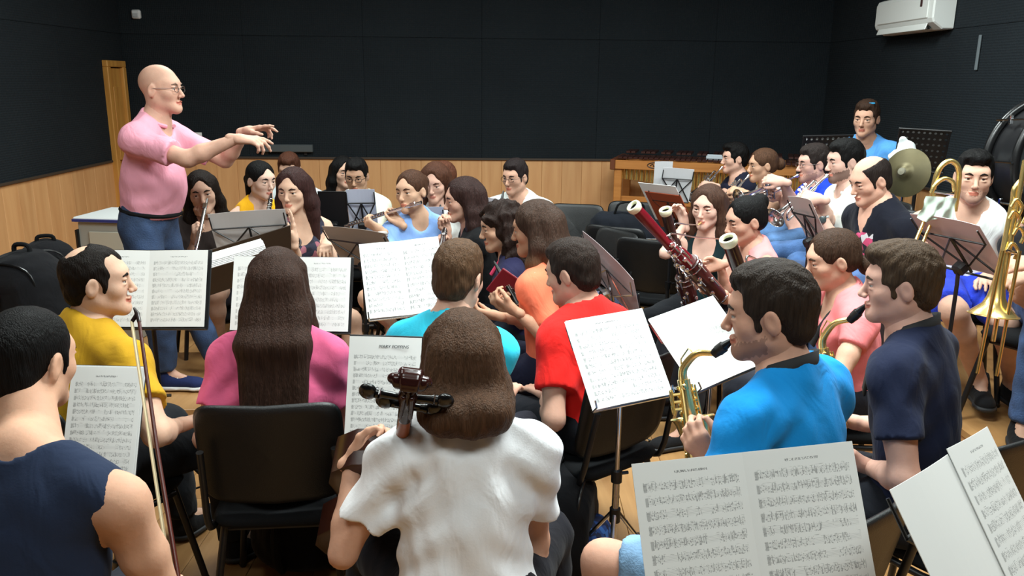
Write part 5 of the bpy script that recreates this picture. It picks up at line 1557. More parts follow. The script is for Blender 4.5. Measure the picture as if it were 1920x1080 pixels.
# ------------------------------------------------------------------ the music on its stands
def dbl(lab_s, lab_m, quad, w_, h_, pages, n, seed, kind='solid', metal=None, back=False, under=0, ink=.75, foot=None, legrot=.3, deskh=1.0, top=.13, tone=(236, 237, 235), title=True, lip=.035):
    O, r, d = pose_quad(quad, w_, h_)
    n_ = np.cross(r, -d)
    print('%-50s Y=%.2f z=%.2f up=%.2f' % (lab_m[:50], O[1], O[2], n_[2]))
    s_ = sheet(lab_m, O, r, d, w_, h_, pages, n, seed, back, under, .004, ink, tone, title, top)
    if kind: stand(lab_s, O, r, d, w_, h_ * deskh, kind, metal, None, foot, legrot, lip)
    return O, r, d
def tilted(lab_s, lab_m, tl, tr, Y, tilt, h_, pages, n, seed, kind='wire', metal=None, back=False, Yr=None, tone=(214, 208, 206), **k):
    O, r, d, w_ = pose_tilt(tl, tr, Y, Yr or Y, tilt)
    sheet(lab_m, O, r, d, w_, h_, pages, n, seed, back, 0, .004, .5, tone)
    if kind: stand(lab_s, O, r, d, w_, h_, kind, metal, **k)
    return O, r, d, w_
def T2(ls, lm, tl, tr, Y, tilt, h_, pages, n, seed, kind, metal=None, Yr=None, ink=.75, under=0, top=.13, title=True, **k):
    O, r, d, w_ = pose_tilt(tl, tr, Y, Yr or Y, tilt)
    print('%-50s w=%.3f z=%.2f' % (lm[:50], w_, O[2]))
    sheet(lm, O, r, d, w_, h_, pages, n, seed, False, under, .004, ink, (236, 237, 235), title, top)
    if kind: stand(ls, O, r, d, w_, h_, kind, metal, **k)
    return O, r, d, w_
T2('black solid desk stand in front of the mustard yellow t-shirt', 'two pages of music beyond the mustard yellow t-shirt, under the conductor', (172, 470), (392, 470), 3.12, 22, .295, 2, 11, 1.3, 'solid', ink=.6)
T2('black solid desk stand in front of the pink t-shirt', 'wide two page music partly hidden by the very long dark hair', (441, 481), (659, 484), 3.12, 22, .285, 2, 10, 2.1, 'solid', ink=.6)
T2('chrome wire stand in front of the turquoise t-shirt', 'bright two page music tilted in front of the turquoise t-shirt', (673, 460), (821, 445), 3.55, 34, .345, 2, 11, 3.4, 'wire', CHROME, Yr=3.62, ink=1.0)
O4, r4, d4, w4 = T2('black wire stand in front of the cello player', 'single music page with a heavy title in front of the cello player', (656, 630), (791, 634), 2.42, 22, .315, 1, 13, 4.2, 'solid', top=.17, title=False, lip=.02)
T2('black stand in front of the navy sleeveless top', 'single music page beyond the ear of the player in the navy sleeveless top', (136, 687), (269, 690), 2.28, 24, .315, 1, 13, 5.5, 'solid', under=1)
T2('chrome wire stand behind the red t-shirt', 'bright music page leaning diagonally beside the red t-shirt', (1058, 604), (1202, 580), 2.62, 40, .31, 1, 11, 6.6, 'wire', CHROME, Yr=2.72, ink=.9, under=1)
T2('chrome wire stand before the saxophone mouthpiece', 'brightly lit music page behind the saxophone mouthpiece', (1215, 600), (1336, 556), 2.85, 48, .31, 1, 11, 7.7, 'wire', CHROME, Yr=3.02, ink=.45, under=1)
T2('black wire stand nearest the camera', 'large open two page music nearest the camera', (1181, 870), (1592, 827), 1.52, 26, .30, 2, 9, 8.1, 'wire', Yr=1.60, ink=.8, top=.12)
# two loose sheets at the lower corner
O9, r9, d9, w9 = T2(None, 'blank backed music sheet at the near corner', (1667, 919), (1776, 852), 1.34, 34, .30, 1, 9, 9.2, None, Yr=1.47, ink=.0)
T2(None, 'music page with printed staves at the near corner', (1774, 842), (1850, 800), 1.47, 34, .30, 1, 9, 9.7, None, Yr=1.60)
stand('black wire stand at the near corner', O9 - np.cross(r9, -d9) * .004, r9, d9, .40, .30, 'wire')
# title on the page in front of the cellist
cu = bpy.data.curves.new('title', 'FONT'); cu.body = 'MARY POPPINS'; cu.size = .0135; cu.align_x = 'CENTER'; cu.extrude = .0002; cu.shear = .2
to = bpy.data.objects.new('title', cu); COL.objects.link(to)
bpy.context.view_layer.update()
me = bpy.data.meshes.new_from_object(to.evaluated_get(bpy.context.evaluated_depsgraph_get())); bpy.data.objects.remove(to)
me.materials.clear(); me.materials.append(mat('print_ink', (44, 46, 52), .8))
to = bpy.data.objects.new('printed_title', me); COL.objects.link(to)
par = [o for o in bpy.data.objects if o.name.startswith('sheet_music') and o['label'].startswith('single music page with a heavy')][0]
to.parent = par; to.location = (w4 * .62, -.034, .0085)
# stands seen from the other side
tilted('black wire stand before the clarinet player in the yellow top', 'grey backed music before the clarinet player in the yellow top', (389, 402), (534, 392), 4.15, -16, .27, 2, 10, 11.1, back=True)
tilted('wire stand beside the floral dress', 'brownish backed music beside the floral dress', (603, 424), (722, 438), 4.30, -30, .26, 2, 10, 12.1, back=True, Yr=4.0, tone=(176, 164, 156))
tilted('black stand before the clarinet player with glasses', 'bluish grey backed music sheet on a black stand', (648, 356), (702, 355), 5.0, -14, .28, 1, 10, 13.1, back=True, tone=(196, 200, 216))
Ob = P(597, 358, 5.02); rb = V(1, 0, 0); db = nrm(V(0, .25, -1))
stand('black solid desk stand beside the bluish grey sheet', Ob, rb, db, .17, .27, 'solid')
tilted('black wire stand behind the light blue t-shirt', 'grey music sheet behind the light blue t-shirt', (727, 392), (832, 388), 5.0, -14, .27, 2, 10, 14.1, back=True, tone=(200, 198, 206))
tilted('wire stand beside the white t-shirt with the printed panel', 'pale grey music sheet edge beside the white t-shirt with the printed panel', (898, 369), (936, 374), 5.4, -20, .25, 1, 10, 15.1, back=True, tone=(200, 198, 206))
tilted('black wire stand before the navy trumpet player', 'white music pages on the stand by the long wooden marimba', (1243, 314), (1302, 318), 5.9, -14, .25, 1, 10, 16.1, back=True, tone=(226, 226, 228))
O, r, d, w_ = pose_tilt((1228, 303), (1262, 303), 6.0, 6.0, -10)
sheet('loose white music sheet standing behind the white pages by the marimba', O, r, d, w_, .26, 1, 10, 16.6, True, tone=(220, 220, 222))
# reddish brown folder with a clear cover
O, r, d, w_ = pose_tilt((1216, 352), (1268, 358), 5.0, 4.75, -30)
fo = empty('folder', O, 'reddish brown open music folder behind the dark bassoon', 'folder')
Rm = np.stack([r, -d, np.cross(r, -d)], 1)
MB().box((r * w_ / 2 + d * .15) * 1.0 + Rm[:, 2] * .012, (w_ + .08, .26, .006), Rm, 0, .002).build('cover', mat('folder_brown', (150, 66, 34), .5), fo, False)
MB().box(r * (w_ / 2 - .03) + d * .10 + Rm[:, 2] * .004, (w_ + .10, .27, .002), Rm).build('sheet', PAPER, fo, False)
stand('wire stand holding the reddish brown folder', O, r, d, w_ + .04, .26, 'wire')
tilted('wire stand beside the white polo shirt', 'grey music sheet seen edge on beside the white polo shirt', (1477, 368), (1520, 376), 4.35, -28, .30, 2, 10, 17.1, back=True, Yr=4.05, tone=(206, 198, 194))
tilted('black wire stand before the white sleeveless sports top', 'wide mauve grey backed music before the white sleeveless sports top', (1706, 401), (1836, 424), 3.55, -40, .30, 2, 10, 18.1, back=True, Yr=3.18, tone=(214, 200, 202))
# stand seen almost edge on in the middle
O, r, d, w_ = pose_tilt((1092, 432), (1126, 470), 3.95, 3.55, -20)
a_, b_ = P(1092, 433, 4.1), P(1216, 552, 3.35)
r = nrm(b_ - a_); d = nrm(np.cross(np.cross(r, V(0, 0, -1)), r) + V(.32, 0, 0)); d = nrm(d - np.dot(d, r) * r)
sheet('music pages in clear sleeves on the stand seen edge on', a_, r, d, np.linalg.norm(b_ - a_) * .80, .26, 2, 10, 19.1, True, tone=(190, 176, 178))
stand('silver stand seen edge on beside the red t-shirt', a_, r, d, np.linalg.norm(b_ - a_) * .80, .27, 'wire', CHROME)
# conductor's desk with an open score
q = [P(378, 470, 3.72), P(540, 420, 3.95), P(548, 468, 4.1), P(392, 505, 3.82)]
O = q[0]; r = nrm(q[1] - q[0]); w_ = np.linalg.norm(q[1] - q[0])
d = nrm(np.cross(r, V(0, 0, 1)) * .9 + V(0, 0, -.45)); d = d if d[1] > 0 else -d
d = nrm(V(0, .55, -.62)); d = nrm(d - np.dot(d, r) * r)
stand('dark brown conductor desk seen from behind', O, r, d, w_, .30, 'solid', mat('dark_brown_desk', (58, 44, 34), .5))
sc_ = empty('conductor_score', P(420, 478, 3.68), 'thick white opened score lying on the dark brown conductor desk', 'score')
a_, b_ = P(347, 500, 3.60), P(493, 457, 3.80)
rr = nrm(b_ - a_); Rm = np.stack([rr, nrm(np.cross(V(0, 0, 1), rr)), nrm(np.cross(rr, np.cross(V(0, 0, 1), rr)))], 1)
Rm = Rm @ np.array(Matrix.Rotation(math.radians(30), 3, 'X'))
c = (a_ + b_) / 2; off = P(420, 478, 3.68)
for k in range(5):
    MB().box(c + Rm[:, 2] * (.010 - .006 * k) - Rm[:, 1] * .004 * k, (np.linalg.norm(b_ - a_), .05, .0055), Rm, 0, .001).build('page', PAPER, sc_, False, off)
MB().tube([a_ + Rm[:, 2] * .006, b_ + Rm[:, 2] * .006], .013, 10).build('rolled_page', PAPER, sc_, True, off)
# ------------------------------------------------------------------ cello and bow
sc0 = P(765, 742, 1.70); nk = P(752, 835, 1.85)
cax = nrm(V(-.10, .55, -1.0))
CW = mat('cello_varnish', (58, 25, 16), .28, rgb2=(42, 18, 12), vscale=6); CD = mat('dark_scroll_varnish', (44, 18, 15), .18); NW = mat('neck_maple', (150, 84, 40), .35)
cax = nrm(nk - sc0); 
ce = empty('cello', sc0, 'dark varnished cello, its scroll and black pegs beside the long brown hair', 'cello')
sd = nrm(np.cross(cax, V(0, 1, 0))); sd = nrm(V(1, -.12, .10) - np.dot(V(1, -.12, .10), cax) * cax); bk = nrm(np.cross(sd, cax)); 
if np.dot(bk, CAM - sc0) < 0: bk = -bk
# scroll: a volute on each side of a tapering pegbox
F = Field()
F.rc(sc0 + cax * .10, sc0 + cax * .005, .017, .019, .012)
F.rc(sc0 + cax * .005, sc0 - cax * .03 - bk * .004, .019, .020, .012)
vol = sc0 - cax * .045 - bk * .012
for a0 in np.linspace(0, 2 * PI * 1.6, 26):
    r_ = .036 - .0036 * a0
    p = vol + (bk * math.cos(a0 + .3) + (-cax) * math.sin(a0 + .3)) * r_ * .72
    w_ = .012 + .0028 * a0
    F.rc(p - sd * w_, p + sd * w_, .0085, .0085, .004)
for s_ in (1, -1): F.el(vol + sd * s_ * .036, .010, I3, .004)
for s_ in (1, -1): F.rc(sc0 + cax * .06 + bk * .022 + sd * .012 * s_, sc0 - cax * .03 + bk * .024 + sd * .009 * s_, .005, .006, .006)
v, f = polygonize(F, .0026)
mesh_obj('scroll', v, f, CD, ce, True, None, sc0)
for (t, s_, ln) in ((.012, -1, .088), (.006, 1, .082), (.048, 1, .062), (.040, -1, .05)):
    c = sc0 + cax * t; dr = nrm(sd * s_ - (cax * .12 if s_ < 0 else cax * .02))
    g = MB(); g.tube([c - dr * .03, c + dr * ln * .62, c + dr * ln * .70], [.0065, .0095, .0125], 12); g.ball(c + dr * ln, (.021, .014, .026), 14, 0, np.stack([dr, bk, cax], 1))
    g.tube([c + dr * (ln - .022), c + dr * (ln - .016)], .0125, 12)
    g.build('peg', mat('ebony', (16, 15, 16), .22), ce, True, sc0)
nb_ = sc0 + cax * .34
MB().tube([sc0 + cax * .08, sc0 + cax * .12, nb_], [.0165, .0150, .0175], 14).build('neck', NW, ce, True, sc0)
Rn = np.stack([sd, bk, cax], 1)
MB().box(sc0 + cax * .40 - bk * .020, (.034, .008, .56), Rn, 0, .003).build('fingerboard', mat('ebony', (16, 15, 16), .22), ce, True, sc0)
tilt = nrm(cax * .8 + V(0, .25, -.5)); 
out = []
for t, wd in ((0, .05), (.02, .115), (.08, .165), (.15, .172), (.22, .150), (.27, .118), (.34, .110), (.41, .120), (.46, .155), (.55, .208), (.63, .215), (.70, .185), (.735, .10), (.745, .03)):
    out.append((t * .98, wd))
cb0 = nb_ - cax * .02
vs = []; fs = []
ring = [(-w_, t) for t, w_ in out[::-1]] + [(w_, t) for t, w_ in out]
n = len(ring)
lay = [(-.055, .9), (-.05, 1.0), (.05, 1.0), (.06, .9)]
for (z, s_) in lay:
    for (x, t) in ring: vs.append(cb0 + sd * x * s_ + cax * (t if s_ == 1 else .37 + (t - .37) * .95) + bk * (z - .03))
for k in range(3):
    for i in range(n): fs.append((k * n + i, k * n + (i + 1) % n, (k + 1) * n + (i + 1) % n, (k + 1) * n + i))
fs.append(tuple(range(n))[::-1]); fs.append(tuple(3 * n + i for i in range(n)))
bo_ = mesh_obj('body', vs, fs, CW, ce, True, None, sc0); bo_.data.set_sharp_from_angle(angle=math.radians(40))
MB().box(cb0 + cax * .44 - bk * .115, (.09, .07, .012), Rn, 0, .003).build('bridge', NW, ce, False, sc0)
MB().box(cb0 + cax * .62 - bk * .10, (.05, .014, .20), Rn, 0, .005).build('tailpiece', mat('ebony', (16, 15, 16), .22), ce, False, sc0)
for i in range(4):
    x = (i - 1.5) * .008
    MB().tube([sc0 + cax * .10 - bk * .02 + sd * x * .7, cb0 + cax * .44 - bk * .15 + sd * x * 1.6, cb0 + cax * .54 - bk * .11 + sd * x], .0009, 5).build('string', SILVER, ce, True, sc0)
# bow held upright
t0, t1 = P(259, 590, 2.00), P(322, 1000, 1.70)
bx = nrm(t1 - t0); lat = nrm(ray(246, 620)); lat = nrm(P(244, 605, 2.0) - P(262, 600, 2.0)); lat = nrm(lat - np.dot(lat, bx) * bx)
bo = empty('cello_bow', t0, 'dark wooden bow with pale hair standing upright beside the navy sleeveless top', 'bow')
e_ = t0 + bx * .70
MB().tube([t0 + bx * .0, lerp(t0, e_, .5) + lat * .004, e_], [.0042, .0048, .0055], 10).build('stick', mat('pernambuco', (74, 26, 18), .3), bo, True, t0)
MB().tube([t0 - bx * .022 + lat * .008, t0 - bx * .004 + lat * .002, t0 + bx * .02], [.0025, .0062, .005], 10).tube([t0 - bx * .004, t0 + bx * .012 + lat * .018], [.006, .005], 8).build('tip', mat('bow_tip', (34, 20, 20), .3), bo, True, t0)
Rb_ = np.stack([lat, nrm(np.cross(bx, lat)), bx], 1)
MB().box(t0 + bx * .325 + lat * .019, (.0065, .009, .63), Rb_, 0, .002).build('bow_hair', mat('bow_hair_pale', (226, 208, 168), .6), bo, False, t0)
MB().box(t0 + bx * .645 + lat * .012, (.022, .011, .05), Rb_, 0, .003).build('frog', mat('ebony', (16, 15, 16), .22), bo, False, t0)
# ------------------------------------------------------------------ trombones
def tube_part(root, nm, pts, r, m, off, n=10): return MB().tube(pts, r, n).build(nm, m, root, True, off)
tA = P(1782, 302, 3.55)
tb = empty('trombone', tA, 'gold trombone with double bows propped beside the white sleeveless sports top', 'trombone')
a1, a2 = P(1752, 345, 3.55), P(1797, 348, 3.55)
lo1, lo2 = P(1700, 492, 3.42), P(1714, 494, 3.42)
tube_part(tb, 'bell_bow', arc([P(1745, 392, 3.55), P(1752, 345, 3.55), P(1763, 314, 3.55), P(1782, 302, 3.55), P(1797, 315, 3.55), P(1797, 348, 3.55), P(1790, 396, 3.55)], 28), .0115, BRASS, tA)
tube_part(tb, 'tuning_bow', arc([P(1746, 362, 3.53), P(1754, 346, 3.53), P(1770, 335, 3.53), P(1786, 341, 3.53), P(1790, 358, 3.53)], 20), .0095, BRASS, tA)
MB().tube([P(1749, 358, 3.53), P(1788, 364, 3.53)], .0075, 8).build('brace', SILVER, tb, True, tA)
tube_part(tb, 'slide_tube', [P(1747, 380, 3.55), lo1], .0075, BRASS, tA); tube_part(tb, 'slide_tube', [P(1757, 392, 3.52), lo2], .0075, BRASS, tA)
cl = empty('cleaning_cloth', P(1757, 395, 3.5), 'grey green cloth draped over the trombone tubes', 'cloth')
cc = P(1757, 395, 3.5)
pts = [P(1736, 368, 3.47), P(1794, 372, 3.49), P(1782, 424, 3.45), P(1722, 408, 3.43)]
vs = []; fs = []; nu, nv = 26, 14
for sd_ in (0, 1):
    for i in range(nu + 1):
        for j in range(nv + 1):
            u, v_ = i / nu, j / nv
            p = lerp(lerp(pts[0], pts[1], u), lerp(pts[3], pts[2], u), v_)
            fo_ = .008 * math.sin(u * 17 + v_ * 5) * (.3 + v_) + .006 * math.sin(u * 7 - v_ * 9)
            vs.append(p + V(0, -.5, .1) * .03 * math.sin(PI * u) + V(0, -1, .2) * (fo_ + .004 * sd_) - V(0, 0, .012) * math.sin(u * 9) * v_)
for sd_ in (0, 1):
    for i in range(nu):
        for j in range(nv):
            a = sd_ * (nu + 1) * (nv + 1) + i * (nv + 1) + j
            q_ = (a, a + nv + 1, a + nv + 2, a + 1); fs.append(q_ if sd_ else q_[::-1])
mesh_obj('cloth', vs, fs, cloth((176, 188, 176)), cl, True, None, cc)
tB = P(1862, 590, 3.08)
t2 = empty('trombone', tB, 'gold trombone with its bell pointing down at the edge by the jeans', 'trombone')
top_ = P(1900, 372, 3.12); tax = nrm(top_ - tB); LL = np.linalg.norm(top_ - tB)
MB().lathe(tB, tax, [(.0, .088), (.002, .090), (.012, .070), (.035, .048), (.07, .033), (.13, .022), (.22, .015), (LL, .0095), (LL, .008), (.13, .018), (.05, .036), (.004, .086)], 30).build('bell', BRASS, t2, True, tB)
MB().torus(tB, tax, .0895, .0025, 36, 6).build('bell_rim', BRASS, t2, True, tB)
tube_part(t2, 'tuning_bow', arc([top_, top_ + tax * .04, top_ + tax * .075 + V(.03, 0, 0), top_ + tax * .075 + V(.075, 0, 0), top_ + tax * .03 + V(.10, 0, 0), P(1918, 420, 3.12)], 24), .0105, BRASS, tB)
tube_part(t2, 'main_tube', [P(1922, 300, 3.12), P(1862, 640, 3.06)], .009, BRASS, tB)
tube_part(t2, 'slide_tube', [P(1880, 470, 3.05), P(1832, 700, 2.98)], .007, BRASSD, tB); tube_part(t2, 'slide_tube', [P(1912, 470, 3.05), P(1868, 705, 2.98)], .007, BRASSD, tB)
for k, (px, py) in enumerate(((1900, 410), (1908, 440), (1896, 470), (1904, 388))):
    tube_part(t2, 'valve_loop', arc([P(px - 8, py, 3.08), P(px + 2, py - 14, 3.08), P(px + 12, py, 3.08), P(px + 6, py + 16, 3.08)], 14), .0065, BRASS, tB)
MB().tube([P(1888, 470, 3.07), P(1912, 476, 3.07)], .006, 8).build('brace', SILVER, t2, True, tB)
# ------------------------------------------------------------------ marimba
ml, mr = P(1150, 292, 8.05), P(1580, 318, 7.45)
ml[2] = mr[2] = .97; MZ = .12
mx_ = nrm(mr - ml); ML = np.linalg.norm(mr - ml); my_ = V(-mx_[1], mx_[0], 0)
mm = empty('marimba', V(ml[0], ml[1], 0), 'long wooden marimba with gold resonator tubes against the back wall', 'marimba')
mm.rotation_euler = (0, 0, math.atan2(mx_[1], mx_[0])); mm.location.z = MZ
WM = mat('marimba_maple', (190, 128, 66), .4, rgb2=(168, 106, 50), vscale=4, stretch=(.6, 6, 6)); WMD = mat('marimba_end_wood', (104, 56, 32), .4)
MB().box((ML / 2, 0, .90), (ML, .03, .085), None, 0, .004).build('front_rail', WM, mm, False)
MB().box((ML / 2, .62, .90), (ML, .03, .085), None, 0, .004).build('back_rail', WM, mm, False)
MB().box((ML / 2, .05, .555), (ML - .1, .03, .075), None, 0, .004).build('lower_rail', WM, mm, False)
for x in (0.0, ML):
    MB().box((x, .31, .90), (.05, .68, .10), None, 0, .006).build('end_board', WMD, mm, False)
    for y in (.03, .58):
        MB().box((x + (.05 if x == 0 else -.05), y, .43 - MZ / 2), (.075, .05, .86 + MZ - .002), None, 0, .006).build('leg', WM, mm, False)
mb0 = None; NBAR = 40
for i in range(NBAR):
    t = (i + .5) / NBAR; x = .04 + (ML - .08) * t; ln = lerp(.26, .42, t)
    b_ = MB().box((0, 0, 0), ((ML - .08) / NBAR * .86, ln, .022), None, 0, .003).build('bar', mat('rosewood_bar', (58, 30, 24), .3), mm, False)
    b_.location = (x, .14, .965)
    if i % 7 not in (2, 6):
        b2 = bpy.data.objects.new('bar', b_.data); COL.objects.link(b2); b2.parent = mm; b2.location = (x + .025, .46, .995)
for i in range(NBAR):
    t = (i + .5) / NBAR; x = .05 + (ML - .1) * t; ln = lerp(.11, .40, t ** 1.3)
    MB().tube([(x, .07, .87), (x, .07, .87 - ln)], .0205, 12).build('resonator', BRASS, mm)
ob = MB()
ob.tube([(.42 + .085 * math.cos(a), -.018, .905 + .028 * math.sin(a)) for a in np.linspace(0, 2 * PI, 28, endpoint=False)], .0045, 6, closed=True)
ob.tube(arc([(.36, -.018, .90), (.385, -.018, .918), (.395, -.018, .895), (.415, -.018, .912), (.43, -.018, .896), (.45, -.018, .910), (.475, -.018, .900)], 30), .0042, 6)
ob.build('emblem', mat('emblem_dark', (40, 26, 18), .4), mm)
# a pale tray of mallets on the bars
tr = empty('mallet_tray', V(*(ml + mx_ * 1.05 + my_ * .15)[:2], .978 + MZ), 'pale flat mallet tray lying on the marimba bars', 'tray', None, math.atan2(mx_[1], mx_[0]))
MB().box((0, 0, .006), (.36, .16, .012), None, 0, .003).build('tray', mat('pale_tray', (186, 194, 200), .4), tr, False)
for sy in (-.075, .075): MB().box((0, sy, .018), (.36, .008, .022), None, 0, .002).build('rim', mat('pale_tray', (186, 194, 200), .4), tr, False)
# ------------------------------------------------------------------ perforated desks at the back
def perforated(label, O, r, d, w_, h_, nx, ny, lmusic=None, foot=None):
    z = np.cross(r, -d)
    fx = O + r * w_ / 2 + d * h_ * .8
    root = empty('orchestral_stand', V(fx[0], fx[1], 0), label, 'music stand')
    off = V(fx[0], fx[1], 0)
    vs = []; fs = []
    cw, ch_ = w_ / nx, h_ / ny; hr_ = min(cw, ch_) * .27
    for i in range(nx):
        for j in range(ny):
            c = O + r * (i + .5) * cw + d * (j + .5) * ch_
            for zz in (.0012, -.0012):
                b = len(vs)
                vs += [c - r * cw / 2 - d * ch_ / 2 + z * zz, c + r * cw / 2 - d * ch_ / 2 + z * zz, c + r * cw / 2 + d * ch_ / 2 + z * zz, c - r * cw / 2 + d * ch_ / 2 + z * zz]
                vs += [c + (r * math.cos(a) + d * math.sin(a)) * hr_ + z * zz for a in [math.radians(-135 + 45 * k) for k in range(8)]]
                for k in range(4):
                    q = (b + k, b + (k + 1) % 4, b + 4 + (2 * k + 2) % 8, b + 4 + (2 * k + 1) % 8)
                    fs.append(q); fs.append((b + k, b + 4 + (2 * k + 1) % 8, b + 4 + 2 * k))
    mesh_obj('perforated_desk', vs, fs, BLACK, root, False, None, off)
    Rm = np.stack([r, -d, z], 1)
    for (c, s_) in ((O + r * w_ / 2, (w_ + .02, .016, .012)), (O + r * w_ / 2 + d * h_, (w_ + .02, .016, .05)), (O + d * h_ / 2, (.012, h_, .012)), (O + r * w_ + d * h_ / 2, (.012, h_, .012))):
        MB().box(c, s_, Rm, 0, .003).build('frame', BLACK, root, False, off)
    MB().tube([fx, V(fx[0], fx[1], fx[2] - .12), V(fx[0], fx[1], ground_at(*fx[:2]) + .05)], .012, 10).build('post', BLACK, root, True, off)
    for i in range(3):
        a = .5 + i * 2 * PI / 3; gz = ground_at(*off[:2]); MB().tube([V(0, 0, gz + .12) + off, off + V(.28 * math.cos(a), .28 * math.sin(a), gz + .012)], .010, 8).build('leg', BLACK, root, True, off)
    if lmusic:
        sheet(lmusic, O + r * w_ * .06 + d * .01 + (z if z[1] > 0 else -z) * .006, r, d, w_ * .86, h_ * .92, 2, 10, len(lmusic) + .3, True)
    return root
O, r, d, w_ = pose_tilt((1508, 256), (1598, 254), 5.75, 5.75, -16)
perforated('black perforated desk beside the sky blue t-shirt', O, r, d, w_, .27, 9, 7, 'white music behind the perforated desk beside the sky blue t-shirt')
O, r, d, w_ = pose_tilt((1688, 241), (1772, 246), 5.3, 5.2, -30)
perforated('black perforated desk leaning above the bronze cymbal', O, r, d, w_ * 1.12, .30, 9, 7, 'white music behind the perforated desk above the cymbal')
O, r, d, w_ = pose_tilt((1902, 264), (1960, 262), 5.0, 5.0, -16)
perforated('black perforated desk at the edge before the bass drum', O, r, d, w_ * 1.3, .28, 7, 6)
# ------------------------------------------------------------------ cymbal, cloth, drums
cy = P(1700, 324, 4.75); ca = nrm(V(-1.4, -1, .35))
st_ = empty('cymbal', cy, 'large dull bronze cymbal standing tilted behind the bald player', 'cymbal')
prof = [(.052, .004), (.052, .006), (.050, .02), (.040, .036), (.027, .048), (.024, .06), (.014, .10), (.004, .128), (0, .140), (-.003, .140), (.009, .10), (.020, .06), (.036, .034), (.048, .006)]
CYM = mat('old_bronze', (96, 88, 62), .5, .7, rgb2=(74, 68, 48), vscale=7)
for o_ in ((0),):
    MB().lathe(cy, ca, prof, 48).build('disc', CYM, st_, True, cy)
MB().lathe(cy, ca, [(.05, .0), (.05, .022), (.062, .020), (.066, 0)], 18).build('felt', mat('felt_grey', (120, 116, 100), .9), st_, True, cy)
fz = V(cy[0] + .10, cy[1] + .22, RZ)
MB().tube([cy + ca * .05, cy - ca * .10, V(fz[0], fz[1], cy[2] - .15), fz + V(0, 0, .05)], .011, 10).build('stand_post', CHROME, st_, True, cy)
for i in range(3):
    a = i * 2 * PI / 3; MB().tube([fz + V(0, 0, .35), fz + V(.28 * math.cos(a), .28 * math.sin(a), .012)], .009, 8).build('leg', CHROME, st_, True, cy)
tw = P(1692, 276, 5.0)
t_ = empty('white_cloth', tw, 'crumpled white cloth hung behind the bronze cymbal', 'cloth')
F = Field(); F.rc(P(1694, 262, 5.0), P(1700, 285, 5.0), .022, .045, .04); F.rc(P(1700, 282, 5.0), P(1680, 294, 5.0), .045, .03, .04); F.rc(P(1680, 294, 5.0), P(1690, 315, 5.0), .03, .03, .04)
v, f = polygonize(F, .007, lambda p: .008 * fbm(p, 45, 1)); mesh_obj('cloth', v, f, cloth((220, 226, 226)), t_, True, None, tw)
tr2 = empty('tom_drum', V(P(1880, 345, 4.75)[0], 4.75, 0), 'black drum with chrome hoop behind the black haired player', 'drum')
o_ = V(P(1880, 345, 4.75)[0], 4.75, 0); zt = 1.28
MB().lathe((0, 0, 0), (0, 0, 1), [(zt - .30, .20), (zt - .02, .20)], 36).build('shell', BLACKPLASTIC, tr2)
MB().lathe((0, 0, 0), (0, 0, 1), [(zt - .012, .198), (zt - .01, .0)], 36).build('drum_head', mat('grey_drum_head', (66, 70, 72), .5), tr2)
for z in (zt, zt - .28): MB().torus((0, 0, z), (0, 0, 1), .207, .008, 44, 8).build('hoop', CHROME, tr2)
for i in range(8):
    a = i * PI / 4; MB().box((.212 * math.cos(a), .212 * math.sin(a), zt - .10), (.02, .02, .06), np.array(Matrix.Rotation(a, 3, 'Z')), 0, .005).tube([(.212 * math.cos(a), .212 * math.sin(a), zt - .1), (.212 * math.cos(a), .212 * math.sin(a), zt + .01)], .004, 6).build('lug', CHROME, tr2)
for i in range(3):
    a = .4 + i * 2 * PI / 3; MB().tube([(.19 * math.cos(a), .19 * math.sin(a), zt - .25), (.26 * math.cos(a), .26 * math.sin(a), RZ + .012)], .011, 8).build('leg', CHROME, tr2)
bc = V(2.885, 4.20, 1.42); bd_ = empty('bass_drum', bc, 'huge black hooped bass drum standing at the edge by the wall', 'drum')
ba = nrm(V(-.06, -1, .06))
br = .345
MB().torus(bc, ba, br, .022, 60, 10).build('hoop', BLACKPLASTIC, bd_, True, bc)
MB().torus(bc - ba * .30, ba, br, .022, 60, 10).build('hoop', BLACKPLASTIC, bd_, True, bc)
MB().lathe(bc, ba, [(-.30, br - .02), (0, br - .02)], 60).build('shell', mat('black_shell', (26, 26, 28), .35), bd_, True, bc)
MB().lathe(bc, ba, [(.002, br - .012), (.004, 0)], 60).build('drum_head', mat('dark_drum_head', (38, 44, 46), .5), bd_, True, bc)
for i in range(10):
    a = 2 * PI * i / 10; x, y, _ = frame_of(ba); q = (x * math.cos(a) + y * math.sin(a)) * (br + .025)
    MB().tube([bc + q + ba * .02, bc + q - ba * .32], .006, 6).box(bc + q - ba * .18, (.02, .02, .05), None, 0, .004).build('tension_rod', CHROME, bd_, True, bc)
for sx in (-.24, .24):
    for k in (0, -.30):
        q = bc + V(sx, 0, 0) + ba * k
        MB().tube([q + V(0, 0, -.27), V(q[0] + sx * .2, q[1], RZ + .012)], .014, 8).build('leg', CHROME, bd_, True, bc)
